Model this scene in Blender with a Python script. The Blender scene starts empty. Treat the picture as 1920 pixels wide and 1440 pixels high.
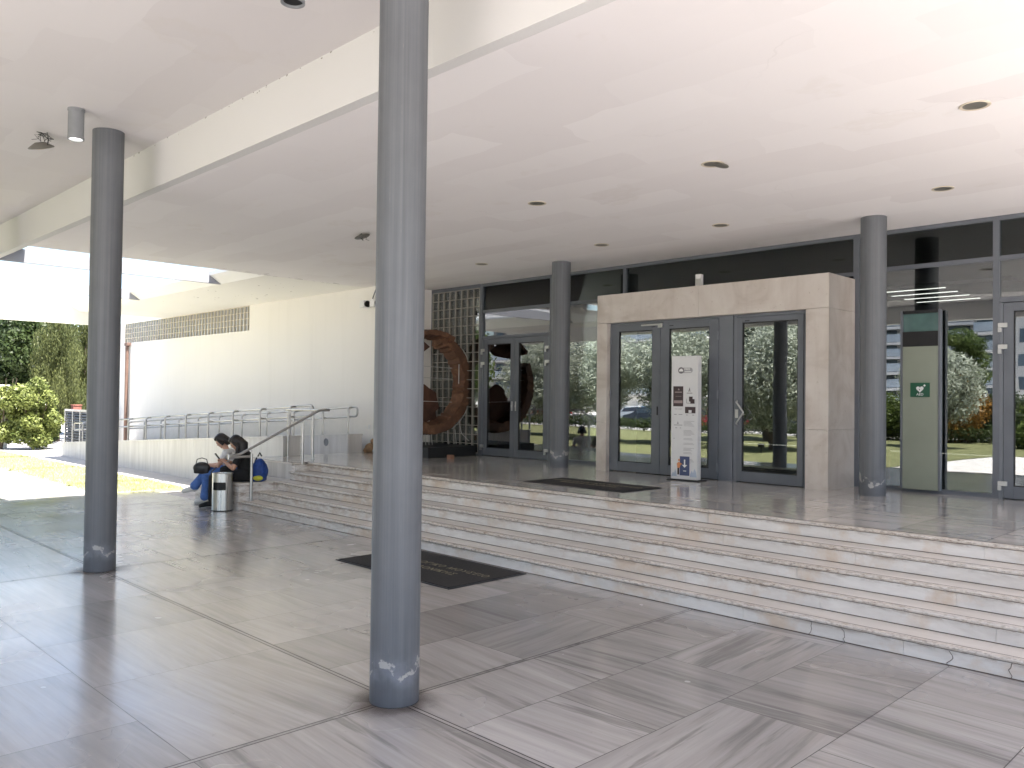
import bpy, bmesh, math, random
import numpy as np
from mathutils import Vector, Matrix
R = math.radians
S = bpy.context.scene
COL = S.collection
random.seed(7); RNG = np.random.default_rng(7)

# ---------------------------------------------------------------- camera
cam = bpy.data.cameras.new('camera'); camo = bpy.data.objects.new('camera', cam); COL.objects.link(camo)
cam.sensor_width = 36.0; cam.lens = 1558.02/1920*36.0; cam.clip_start = 0.05; cam.clip_end = 2000
yaw, pit, rol = R(45.244), R(1.0236), R(0.7003)
fw = Vector((-math.sin(yaw)*math.cos(pit), math.cos(yaw)*math.cos(pit), math.sin(pit)))
rt = Vector((math.cos(yaw), math.sin(yaw), 0)); up = rt.cross(fw)
rt2 = math.cos(rol)*rt + math.sin(rol)*up; up2 = -math.sin(rol)*rt + math.cos(rol)*up
M = Matrix((rt2, up2, -fw)).transposed().to_4x4(); M.translation = Vector((0, 0, 1.85))
camo.matrix_world = M
S.camera = camo
# ---------------------------------------------------------------- light
sdir = Vector((-1.65, -0.2, -4.4)).normalized()          # the way the sunlight travels
sun = bpy.data.lights.new('sun', 'SUN'); sun.energy = 5.0; sun.angle = R(0.5); sun.color = (1.0, 0.95, 0.89)
suno = bpy.data.objects.new('sun', sun); COL.objects.link(suno)
suno.rotation_euler = sdir.to_track_quat('-Z', 'Y').to_euler()
W = bpy.data.worlds.new('World'); S.world = W; W.use_nodes = True
nt = W.node_tree; bg = nt.nodes['Background']
sky = nt.nodes.new('ShaderNodeTexSky'); sky.sky_type = 'NISHITA'; sky.sun_disc = False
sky.sun_elevation = math.asin(-sdir.z); sky.sun_rotation = math.atan2(-sdir.x, -sdir.y)
sky.air_density = 1.0; sky.dust_density = 2.0; sky.ozone_density = 1.0
nt.links.new(sky.outputs[0], bg.inputs[0]); bg.inputs[1].default_value = 0.095
S.view_settings.view_transform = 'Standard'; S.view_settings.look = 'None'; S.view_settings.gamma = 1
S.view_settings.exposure = 2.2
S.cycles.use_denoising = True
S.cycles.max_bounces = 10; S.cycles.diffuse_bounces = 6; S.cycles.glossy_bounces = 5; S.cycles.transparent_max_bounces = 12
S.cycles.sample_clamp_indirect = 8.0

P = 0.7225; RZ = 0.1445; L = 4.14; U = 4.63; FY = 11.22

# ---------------------------------------------------------------- materials
MATS = {}
class NT:
    def __init__(s, name):
        s.m = bpy.data.materials.new(name); s.m.use_nodes = True; s.t = s.m.node_tree
        s.b = s.t.nodes['Principled BSDF']; MATS[name] = s.m
    def n(s, typ, **kw):
        n = s.t.nodes.new('ShaderNode'+typ)
        for k, v in kw.items():
            if k.startswith('i_'):
                key = k[2:]
                key = int(key) if key.isdigit() else key
                n.inputs[key].default_value = v
            else: setattr(n, k, v)
        return n
    def l(s, a, b): s.t.links.new(a, b)
    def coord(s, scale=(1, 1, 1), rot=(0, 0, 0), kind='Object'):
        c = s.n('TexCoord'); m = s.n('Mapping'); m.inputs['Scale'].default_value = scale; m.inputs['Rotation'].default_value = rot
        s.l(c.outputs[kind], m.inputs[0]); return m.outputs[0]
    def noise(s, vec, scale, detail=6, rough=.55, dist=0):
        n = s.n('TexNoise'); n.inputs['Scale'].default_value = scale; n.inputs['Detail'].default_value = detail
        n.inputs['Roughness'].default_value = rough; n.inputs['Distortion'].default_value = dist
        s.l(vec, n.inputs['Vector']); return n.outputs['Fac']
    def ramp(s, f, stops, interp='LINEAR'):
        r = s.n('ValToRGB'); e = r.color_ramp; e.interpolation = interp
        while len(e.elements) < len(stops): e.elements.new(.5)
        for el, (p, c) in zip(e.elements, stops):
            el.position = p; el.color = (c, c, c, 1) if isinstance(c, (int, float)) else (*c, 1)
        s.l(f, r.inputs[0]); return r.outputs[0]
    def mix(s, f, a, b, mode='MIX'):
        m = s.n('Mix', data_type='RGBA', blend_type=mode)
        for v, i in ((f, 0), (a, 6), (b, 7)):
            if isinstance(v, (int, float)): m.inputs[i].default_value = v if i == 0 else (v, v, v, 1)
            elif isinstance(v, tuple): m.inputs[i].default_value = (*v, 1)
            else: s.l(v, m.inputs[i])
        return m.outputs[2]
    def math(s, op, a, b=0.0, clamp=False):
        m = s.n('Math', operation=op, use_clamp=clamp)
        for v, i in ((a, 0), (b, 1)):
            if isinstance(v, (int, float)): m.inputs[i].default_value = v
            else: s.l(v, m.inputs[i])
        return m.outputs[0]
    def set(s, **kw):
        for k, v in kw.items():
            i = s.b.inputs[{'color': 'Base Color', 'rough': 'Roughness', 'metal': 'Metallic', 'spec': 'Specular IOR Level', 'coat': 'Coat Weight', 'coatr': 'Coat Roughness', 'em': 'Emission Color', 'ems': 'Emission Strength'}[k]]
            if isinstance(v, tuple): i.default_value = (*v, 1)
            elif isinstance(v, (int, float)): i.default_value = v
            else: s.l(v, i)
        return s
    def bump(s, f, strength=.3, dist=.01):
        b = s.n('Bump'); b.inputs['Strength'].default_value = strength; b.inputs['Distance'].default_value = dist
        s.l(f, b.inputs['Height']); s.l(b.outputs[0], s.b.inputs['Normal']); return s
def plain(name, c, rough=.6, metal=0, var=.12, scale=6, bump=0, **kw):
    t = NT(name); v = t.coord(); f = t.noise(v, scale)
    lo = tuple(x*(1-var) for x in c); hi = tuple(min(1, x*(1+var)) for x in c)
    t.set(color=t.ramp(f, [(.3, lo), (.7, hi)]), rough=rough, metal=metal, **kw)
    if bump: t.bump(t.noise(v, scale*6), bump, .005)
    return t.m

# grey marble paving: every tile has its own shift, tone and vein direction in the 'tile' attribute
def marble_tiles(name, lo, mid, hi, rough, veins=1.0):
    t = NT(name)
    at = t.n('Attribute', attribute_name='tile'); sep = t.n('SeparateColor'); t.l(at.outputs['Color'], sep.inputs[0])
    geo = t.n('TexCoord'); comb = t.n('CombineXYZ')
    t.l(t.math('MULTIPLY', sep.outputs[0], 37.0), comb.inputs[0]); t.l(t.math('MULTIPLY', sep.outputs[1], 53.0), comb.inputs[1]); t.l(t.math('MULTIPLY', sep.outputs[2], 11.0), comb.inputs[2])
    rotz = t.n('VectorRotate', rotation_type='Z_AXIS'); t.l(geo.outputs['Object'], rotz.inputs['Vector'])
    t.l(t.math('ADD', t.math('MULTIPLY', t.math('GREATER_THAN', sep.outputs[2], .07), 1.5708), t.math('MULTIPLY', t.math('SUBTRACT', sep.outputs[0], .5), 0.26)), rotz.inputs['Angle'])
    add = t.n('VectorMath', operation='ADD'); t.l(rotz.outputs[0], add.inputs[0]); t.l(comb.outputs[0], add.inputs[1])
    st = t.n('Mapping'); st.inputs['Scale'].default_value = (4.6, .38, 1.0); t.l(add.outputs[0], st.inputs[0])
    streak = t.noise(st.outputs[0], 1.25, 9, .60, .25)
    st2 = t.n('Mapping'); st2.inputs['Scale'].default_value = (26, 1.1, 1.0); t.l(add.outputs[0], st2.inputs[0])
    fine = t.noise(st2.outputs[0], 1.0, 4, .6, .1)
    cloud = t.noise(add.outputs[0], 1.3, 6, .6)
    base = t.mix(at.outputs['Alpha'], t.mix(.5, mid, t.ramp(streak, [(.30, lo), (.43, mid), (.66, hi)])), t.ramp(streak, [(.30, lo), (.43, mid), (.66, hi)]))
    base = t.mix(.26*veins, base, t.ramp(fine, [(.35, .35), (.65, 1.0)]), 'MULTIPLY')
    bnd = t.n('Mapping'); bnd.inputs['Scale'].default_value = (5.5, .30, 1.0); t.l(add.outputs[0], bnd.inputs[0]); bd = t.noise(bnd.outputs[0], 1.0, 7, .6, .15)
    base = t.mix(t.math('MULTIPLY', t.ramp(bd, [(.575, 0), (.62, .62), (.68, .25)]), at.outputs['Alpha']), base, tuple(x*.62 for x in lo))
    tone = t.math('ADD', t.math('MULTIPLY', sep.outputs[1], .36), .78)
    base = t.mix(1.0, base, tone, 'MULTIPLY')
    base = t.mix(t.math('MULTIPLY', cloud, .25), base, tuple(x*.72 for x in mid))
    sp = t.noise(geo.outputs['Object'], 9, 10, .72)
    base = t.mix(t.ramp(sp, [(.64, 0), (.72, .35)]), base, tuple(x*.6 for x in lo))
    wear = t.noise(geo.outputs['Object'], 1.1, 3, .5)
    
    t.set(color=base, rough=t.ramp(wear, [(.3, rough*.72), (.7, rough*1.35)]), spec=.8, coat=.6, coatr=.17)
    t.bump(t.noise(geo.outputs['Object'], 2.2, 1, .4), .025, .02)
    return t.m
M_pave = marble_tiles('grey_marble_paving', (.235, .222, .214), (.44, .412, .394), (.545, .515, .495), .23)
M_podium = marble_tiles('polished_pale_marble', (.50, .46, .415), (.66, .615, .57), (.76, .72, .68), .14, .5)
M_grout = plain('tile_grout', (.055, .05, .045), .9)

M_joint = plain('dirt_in_joint', (.10, .075, .06), .9, 0, .3, 8)
def step_marble():
    t = NT('worn_white_marble'); c = t.coord(); n = t.n('TexCoord'); sx = t.n('SeparateXYZ'); t.l(n.outputs['Object'], sx.inputs[0])
    patch = t.noise(c, 1.6, 9, .66); st = t.coord((3, 3, 30)); edge = t.noise(st, 1.2, 6, .65)
    v = t.coord((.7, 3, 3)); vein = t.noise(v, 1.5, 8, .6, .8)
    base = t.ramp(vein, [(.3, (.60, .57, .54)), (.6, (.76, .735, .71))])
    warm = t.mix(t.ramp(patch, [(.50, 0.0), (.64, .62)]), base, (.60, .45, .32))
    # dirt collects under each nosing: repeats with every riser, broken up by noise
    fr = t.math('FRACT', t.math('DIVIDE', t.math('ADD', sx.outputs[2], .0015), RZ))
    band = t.ramp(fr, [(.0, .25), (.12, .05), (.55, .12), (.80, .9), (.97, .6), (1.0, .0)])
    sc = t.noise(t.coord((1, 1, 4)), 6, 9, .72)
    far = t.n('MapRange'); far.inputs['From Min'].default_value = -7.0; far.inputs['From Max'].default_value = -11.5; t.l(sx.outputs[0], far.inputs['Value'])
    dirt = t.math('MULTIPLY', t.math('ADD', band, t.math('MULTIPLY', far.outputs[0], .35)), t.math('ADD', t.ramp(sc, [(.45, 0), (.56, 1)]), t.math('MULTIPLY', far.outputs[0], .25)), True)
    col = t.mix(t.math('MULTIPLY', dirt, .75), warm, (.26, .185, .135))
    left = t.ramp(sx.outputs[0], [(0, 0), (1, 1)])
    t.set(color=col, rough=.38)
    t.bump(t.noise(c, 18, 6, .7), .25, .006)
    return t.m
M_step = step_marble()
def tread_marble():
    t = NT('tread_marble'); v = t.coord((.5, 3, 1)); f = t.noise(v, 2, 8, .6, .5)
    base = t.ramp(f, [(.3, (.54, .495, .45)), (.65, (.68, .635, .59))])
    t.set(color=base, rough=.30); t.bump(t.noise(t.coord(), 20, 5), .1, .004); return t.m
M_tread = tread_marble()
def nosing():
    t = NT('pitted_nosing_marble'); a = t.noise(t.coord((1, 3, 3)), 22, 10, .75); b = t.noise(t.coord(), 1.2, 5, .6)
    m = t.math('MULTIPLY', t.ramp(a, [(.49, 0), (.60, .9)]), t.ramp(b, [(.36, .35), (.6, 1)]))
    col = t.mix(m, t.ramp(b, [(.3, (.72, .69, .66)), (.7, (.62, .55, .48))]), (.22, .165, .125))
    t.set(color=col, rough=.6); t.bump(a, .9, .012); return t.m
M_nose = nosing()

def plaster(name, c, patches=True, rough=.85):
    t = NT(name); v = t.coord(); f = t.noise(v, .35, 4, .5); g = t.noise(v, 120, 2, .5)
    base = t.ramp(f, [(.3, tuple(x*.955 for x in c)), (.7, c)])
    if patches:
        w = t.n('TexBrick'); w.inputs['Scale'].default_value = .33; w.inputs['Mortar Size'].default_value = 0; w.inputs['Bias'].default_value = -.2
        w.inputs['Color1'].default_value = (1, 1, 1, 1); w.inputs['Color2'].default_value = (.925, .915, .915, 1); w.offset = .37
        d = t.n('Mapping'); t.l(v, d.inputs[0]); d.inputs['Rotation'].default_value = (0, 0, .03); d.inputs['Scale'].default_value = (1, 1.6, 1)
        nn = t.n('TexNoise'); nn.inputs['Scale'].default_value = 1.1; t.l(v, nn.inputs['Vector'])
        ad = t.n('VectorMath', operation='MULTIPLY_ADD'); t.l(nn.outputs['Color'], ad.inputs[0]); ad.inputs[1].default_value = (.9, .5, 0); t.l(d.outputs[0], ad.inputs[2])
        t.l(ad.outputs[0], w.inputs['Vector'])
        base = t.mix(1.0, base, w.outputs['Color'], 'MULTIPLY')
        vo = t.n('TexVoronoi', feature='DISTANCE_TO_EDGE'); vo.inputs['Scale'].default_value = .28; nz = t.n('TexNoise'); nz.inputs['Scale'].default_value = 2.2; nz.inputs['Detail'].default_value = 6; t.l(v, nz.inputs['Vector']); av = t.n('VectorMath', operation='MULTIPLY_ADD'); t.l(nz.outputs['Color'], av.inputs[0]); av.inputs[1].default_value = (.7, .7, 0); t.l(v, av.inputs[2]); t.l(av.outputs[0], vo.inputs['Vector'])
        ck = t.math('MULTIPLY', t.ramp(vo.outputs['Distance'], [(0, 1), (.0018, 0)]), t.ramp(t.noise(v, .5, 2), [(.52, 0), (.64, .13)]))
        base = t.mix(ck, base, (.42, .40, .38)); wm = t.noise(v, .9, 5, .6); base = t.mix(t.ramp(wm, [(.60, 0), (.64, .10), (.70, .03)]), base, (.55, .48, .38))
    t.set(color=base, rough=rough, spec=.25); t.bump(t.math('ADD', g, t.noise(v, 2.5, 4)), .12, .006); return t.m
M_ceil = plaster('white_ceiling_plaster', (.86, .83, .825))
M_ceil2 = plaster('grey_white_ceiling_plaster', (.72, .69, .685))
M_soff = plaster('white_soffit_paint', (.88, .86, .82), False)
M_fin = plaster('grey_concrete_fin', (.30, .30, .31), False)
M_beam = plaster('cream_beam_paint', (.68, .67, .655), False)
M_wall = plaster('cream_wall_render', (.80, .775, .735), False)
def weather(m):
    t = NT.__new__(NT); t.m = m; t.t = m.node_tree; t.b = t.t.nodes['Principled BSDF']
    src = t.b.inputs['Base Color'].links[0].from_socket; tc = t.n('TexCoord'); sx = t.n('SeparateXYZ'); t.l(tc.outputs['Object'], sx.inputs[0])
    st = t.noise(t.coord((2.2, 2.2, .14)), 1.6, 7, .62); sp = t.noise(t.coord(), 3.2, 8, .7)
    low = t.n('MapRange'); low.inputs['From Min'].default_value = 1.5; low.inputs['From Max'].default_value = .6; t.l(sx.outputs[2], low.inputs['Value'])
    f = t.math('ADD', t.ramp(st, [(.5, 0), (.85, .12)]), t.math('MULTIPLY', t.math('MULTIPLY', low.outputs[0], t.ramp(sp, [(.42, 0), (.62, 1)])), .22), True)
    t.l(t.mix(f, src, (.47, .44, .39)), t.b.inputs['Base Color'])
weather(M_wall)
M_conc = plaster('pale_concrete', (.60, .575, .55), False)
def rampwall():
    t = NT('ramp_wall_marble'); v = t.coord(); f = t.noise(t.coord((6, 6, .6)), 1.2, 6, .6); base = t.ramp(f, [(.3, (.50, .48, .46)), (.7, (.66, .64, .62))])
    t.set(color=base, rough=.45); t.bump(t.noise(v, 30), .08, .004); return t.m
M_ramp = rampwall()

def column_paint():
    t = NT('blue_grey_column_paint'); tc = t.n('TexCoord'); sx = t.n('SeparateXYZ'); t.l(tc.outputs['Object'], sx.inputs[0])
    s = t.noise(t.coord((26, 26, .30)), 1, 9, .68); c = t.noise(t.coord((1, 1, 1)), 4, 6, .6)
    base = t.ramp(s, [(.25, (.092, .099, .108)), (.5, (.125, .133, .145)), (.78, (.158, .167, .181))])
    base = t.mix(.35, base, t.ramp(c, [(.3, .7), (.7, 1.0)]), 'MULTIPLY')
    hi = t.ramp(sx.outputs[2], [(0, 0), (1, 1)])
    z = sx.outputs[2]
    zn = t.math('ADD', z, t.math('MULTIPLY', t.math('SUBTRACT', t.noise(t.coord((1, 1, .3)), 3.2, 3, .5), .5), .42))
    near = t.ramp(zn, [(.0, .55), (.07, .20), (.14, .5), (.19, 1), (.25, .85), (.33, .15), (.40, 0)])
    ch = t.noise(t.coord((1, 1, 1.1)), 6.5, 9, .66)
    mask = t.ramp(t.math('MULTIPLY', near, ch), [(.44, 0), (.475, 1)])
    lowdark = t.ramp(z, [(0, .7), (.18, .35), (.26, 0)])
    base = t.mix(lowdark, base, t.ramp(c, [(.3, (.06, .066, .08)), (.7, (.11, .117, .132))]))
    fade = t.math('MULTIPLY', t.ramp(z, [(.10, 0), (.17, .75), (.24, .6), (.34, 0)]), t.ramp(t.noise(t.coord((1, 1, 1)), 3.6, 5, .55), [(.45, 0), (.6, 1)]))
    base = t.mix(fade, base, (.22, .23, .265))
    sc = t.noise(t.coord((70, 70, 5)), 1, 3, .6); dr = t.noise(t.coord((9, 9, .22)), 1.3, 8, .7)
    base = t.mix(t.ramp(sc, [(.74, 0), (.78, .45)]), base, (.30, .30, .30)); base = t.mix(t.ramp(dr, [(.54, 0), (.72, .45)]), base, (.055, .06, .066))
    t.set(color=t.mix(mask, base, (.38, .37, .35)), rough=.5)
    t.bump(t.math('ADD', t.math('ADD', t.math('MULTIPLY', s, .5), t.math('MULTIPLY', t.noise(t.coord(), 5, 4), 1.2)), t.math('MULTIPLY', mask, -1.0)), .4, .006); return t.m
M_col = column_paint()

M_frame = plain('grey_painted_metal', (.125, .137, .158), .38, 0, .08, 3)
M_frame2 = plain('light_grey_panel', (.15, .163, .185), .32, 0, .08, 3)
M_black = plain('black_rubber_gasket', (.012, .012, .013), .6)
M_dark = plain('dark_void', (.02, .02, .02), .8)
M_alu = plain('silver_aluminium', (.55, .55, .54), .35, .7)
def steel(name, brushed=True):
    t = NT(name); f = t.noise(t.coord((40, 40, 1.2)), 1, 5, .6)
    t.set(color=t.ramp(f, [(.3, (.42, .41, .39)), (.7, (.66, .65, .63))]), metal=1.0, rough=t.ramp(f, [(.3, .22), (.7, .38)])); return t.m
M_steel = steel('brushed_stainless_steel')
M_rail = plain('satin_steel_tube', (.47, .46, .45), .30, .85, .08, 8)
def stone():
    t = NT('beige_travertine'); v = t.coord((1, 1, 1)); a = t.noise(v, 1.4, 8, .6, 1.4); b = t.noise(t.coord((6, 6, .45)), 1, 6, .6); c = t.noise(v, 26, 4, .6)
    base = t.ramp(a, [(.28, (.44, .385, .335)), (.5, (.55, .50, .455)), (.72, (.61, .57, .525))])
    base = t.mix(t.ramp(b, [(.5, 0), (.78, .45)]), base, (.37, .31, .265))
    base = t.mix(t.ramp(c, [(.66, 0), (.70, .4)]), base, (.30, .24, .19))
    t.set(color=base, rough=.5); t.bump(c, .12, .004); return t.m
M_stone = stone()
def glass(name, tint, extra=.06, rgh=.0, gain=1.5):
    m = bpy.data.materials.new(name); m.use_nodes = True; t = m.node_tree; t.nodes.clear(); MATS[name] = m
    o = t.nodes.new('ShaderNodeOutputMaterial'); mx = t.nodes.new('ShaderNodeMixShader'); tr = t.nodes.new('ShaderNodeBsdfTransparent'); gl = t.nodes.new('ShaderNodeBsdfGlossy')
    fr = t.nodes.new('ShaderNodeFresnel'); fr.inputs[0].default_value = 1.52
    ml = t.nodes.new('ShaderNodeMath'); ml.operation = 'MULTIPLY_ADD'; ml.inputs[1].default_value = gain; ml.inputs[2].default_value = extra; ml.use_clamp = True
    tr.inputs[0].default_value = (*tint, 1); gl.inputs['Roughness'].default_value = rgh; gl.inputs[0].default_value = (.95, .97, 1.0, 1)
    tc = t.nodes.new('ShaderNodeTexCoord'); n = t.nodes.new('ShaderNodeTexNoise'); n.inputs['Scale'].default_value = 1.1; n.inputs['Detail'].default_value = 1
    b = t.nodes.new('ShaderNodeBump'); b.inputs['Strength'].default_value = .10; b.inputs['Distance'].default_value = .012
    t.links.new(tc.outputs['Object'], n.inputs['Vector']); t.links.new(n.outputs['Fac'], b.inputs['Height']); t.links.new(b.outputs[0], gl.inputs['Normal'])
    t.links.new(fr.outputs[0], ml.inputs[0]); t.links.new(ml.outputs[0], mx.inputs[0]); t.links.new(tr.outputs[0], mx.inputs[1]); t.links.new(gl.outputs[0], mx.inputs[2]); t.links.new(mx.outputs[0], o.inputs[0])
    return m
M_glass = glass('tinted_window_glass', (.78, .82, .80), .075, 0, 2.1)
M_glass_up = glass('upper_glass_dim_reflection', (.62, .68, .65), .0, 0, 1.1)  # same glass as the lower panes, darkened to imitate dimmer reflections
M_clear = glass('clear_glass', (.9, .92, .92), .03, 0, 1)

M_mat = plain('black_ribbed_mat', (.022, .019, .018), .95, 0, .25, 60, .6)
M_matedge = plain('mat_rubber_edge', (.03, .032, .036), .7)
M_gold = plain('gold_mat_lettering', (.22, .19, .12), .9)
M_white = plain('white_paint', (.76, .76, .75), .5, 0, .04)
M_offwhite = plain('kiosk_white_panel', (.62, .62, .62), .4, 0, .03)
M_print = plain('grey_print', (.16, .15, .16), .6)
M_poster = plain('brown_poster_print', (.045, .028, .03), .5)
M_blueprint = plain('navy_print', (.055, .075, .16), .5)
M_lpale = plain('pale_blue_print', (.38, .44, .54), .6)
M_orange = plain('orange_print', (.6, .24, .10), .6)
M_green = plain('sage_green_panel', (.25, .275, .22), .6, 0, .06, 2)
M_sign = plain('green_safety_sign', (.012, .085, .045), .4)
M_rust = None
def rust():
    t = NT('rusty_brown_shell'); v = t.coord(); a = t.noise(v, 5, 9, .65, .6); b = t.noise(v, 1.6, 5, .6)
    base = t.ramp(a, [(.3, (.06, .03, .017)), (.55, (.15, .07, .036)), (.75, (.31, .16, .085))])
    base = t.mix(t.ramp(b, [(.4, 0), (.7, .5)]), base, (.10, .05, .032))
    t.set(color=base, rough=.7); t.bump(a, .6, .02); return t.m
M_rust = rust()
M_wire = plain('thin_white_wire', (.5, .49, .46), .5)
M_sand = plain('sandy_gravel', (.56, .53, .50), .95, 0, .22, 3, .5)
M_asph = plain('asphalt', (.055, .055, .057), .9, 0, .2, 8, .3)
def grassmat(name, a, b):
    t = NT(name); v = t.coord(); f = t.noise(v, 2.2, 8, .7); g = t.noise(v, 40, 3)
    t.set(color=t.mix(.4, t.ramp(f, [(.35, a), (.65, b)]), t.ramp(g, [(.3, .55), (.7, 1.0)]), 'MULTIPLY'), rough=.95, spec=.15); t.bump(g, .8, .03); return t.m
M_grass = grassmat('lawn_green', (.12, .13, .055), (.24, .24, .12))
M_grass2 = grassmat('overexposed_lawn', (.36, .36, .19), (.56, .55, .32))  # grass colour lifted pale to imitate overexposure in the sun
def leafmat(name, dark, light, trans=.35, rough=.5):
    t = NT(name); at = t.n('Attribute', attribute_name='leafv'); sep = t.n('SeparateColor'); t.l(at.outputs['Color'], sep.inputs[0])
    col = t.ramp(sep.outputs[0], [(0, dark), (1, light)])
    t.set(color=col, rough=rough, spec=.3)
    tr = t.n('BsdfTranslucent'); mx = t.n('MixShader'); mx.inputs[0].default_value = trans
    t.l(col, tr.inputs[0]); out = t.t.nodes['Material Output']
    t.l(t.b.outputs[0], mx.inputs[1]); t.l(tr.outputs[0], mx.inputs[2]); t.l(mx.outputs[0], out.inputs[0]); return t.m
M_olive = leafmat('silvery_olive_leaves', (.20, .22, .16), (.62, .65, .53), .3)
M_dleaf = leafmat('dark_green_leaves', (.018, .035, .012), (.06, .085, .025))
M_cyp = leafmat('cypress_needles', (.035, .05, .016), (.17, .185, .065))
M_bright = leafmat('bright_shrub_leaves', (.04, .065, .012), (.34, .38, .12), .35)
M_mid = leafmat('garden_shrub_leaves', (.05, .085, .018), (.16, .20, .05))
M_orf = leafmat('orange_tipped_leaves', (.10, .09, .02), (.42, .20, .04))
M_hedge = leafmat('hedge_leaves', (.03, .05, .015), (.10, .13, .04))
M_blade = leafmat('grass_blades', (.38, .39, .20), (.66, .66, .38), .3)  # blades brightened too, sun glare put into the colour
M_bark = plain('grey_brown_bark', (.10, .075, .055), .95, 0, .35, 12, .8)
M_redbark = plain('reddish_bark', (.12, .06, .04), .95, 0, .35, 9, .8)
M_brick = plain('red_brick', (.26, .10, .075), .9, 0, .2, 9, .3)
M_skin = plain('skin', (.50, .27, .18), .5, 0, .06, 12)
M_skin2 = plain('lighter_skin', (.56, .33, .24), .5, 0, .06, 12)
M_hair = plain('dark_brown_hair', (.012, .008, .007), .45, 0, .5, 60, .4)
M_blackc = plain('black_cloth', (.008, .008, .009), .85, 0, .3, 20, .3)
M_whitec = plain('white_cloth', (.72, .72, .73), .85, 0, .05, 20, .2)
M_denim = plain('blue_denim', (.075, .16, .42), .9, 0, .22, 14, .4)
M_blueb = plain('blue_backpack_nylon', (.01, .05, .24), .6, 0, .25, 14, .4)
M_yell = plain('yellow_trim', (.55, .55, .06), .6)
M_shoe = plain('white_sneaker', (.62, .62, .60), .7)
M_leather = plain('black_leather', (.014, .012, .012), .35, 0, .3, 16, .3)
M_phone = plain('phone_case', (.45, .46, .48), .3)
M_tan = plain('tan_fabric', (.28, .17, .09), .9, 0, .45, 9, .5)
M_brass = plain('dusty_lamp_reflector', (.20, .19, .165), .4, .3)
def emit(name, c, s):
    t = NT(name); t.set(color=c, em=c, ems=s, rough=.4); return t.m
M_lit = emit('lit_lamp_glass', (1, .98, .92), 1.4)
M_strip = emit('lit_ceiling_strip', (1, .97, .92), .6)
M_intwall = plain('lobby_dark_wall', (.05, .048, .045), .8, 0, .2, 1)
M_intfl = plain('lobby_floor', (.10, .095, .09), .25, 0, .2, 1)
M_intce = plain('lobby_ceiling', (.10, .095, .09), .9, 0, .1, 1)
M_bldg = plain('white_apartment_render', (.66, .65, .63), .8, 0, .05, .3)
M_bldg2 = plain('grey_apartment_render', (.30, .29, .28), .8, 0, .1, .3)
M_bglass = plain('apartment_window_glass', (.10, .14, .18), .15, 0, .3, .4)
M_balg = plain('bluish_balcony_glass', (.42, .47, .52), .2, 0, .15, .4)
M_slat = plain('grey_louvre_metal', (.21, .22, .235), .5, .2)
M_carw = plain('white_car_paint', (.75, .75, .75), .25, 0, .02, coat=.6)
M_carr = plain('red_car_paint', (.42, .03, .03), .25, 0, .02, coat=.6)
M_card = plain('dark_car_paint', (.05, .06, .08), .25, 0, .02, coat=.6)
M_tyre = plain('tyre_rubber', (.02, .02, .02), .9)
M_block = glass('old_glass_block', (.75, .76, .7), .25, .3, 1.2)
M_blockbar = plain('glass_block_mortar', (.33, .31, .27), .8)
M_strip_back = plain('dusty_block_back', (.25, .23, .19), .8, 0, .25, 3)
M_gvoid = plain('olive_grey_fin', (.105, .105, .09), .6, 0, .25, 4)

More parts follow.
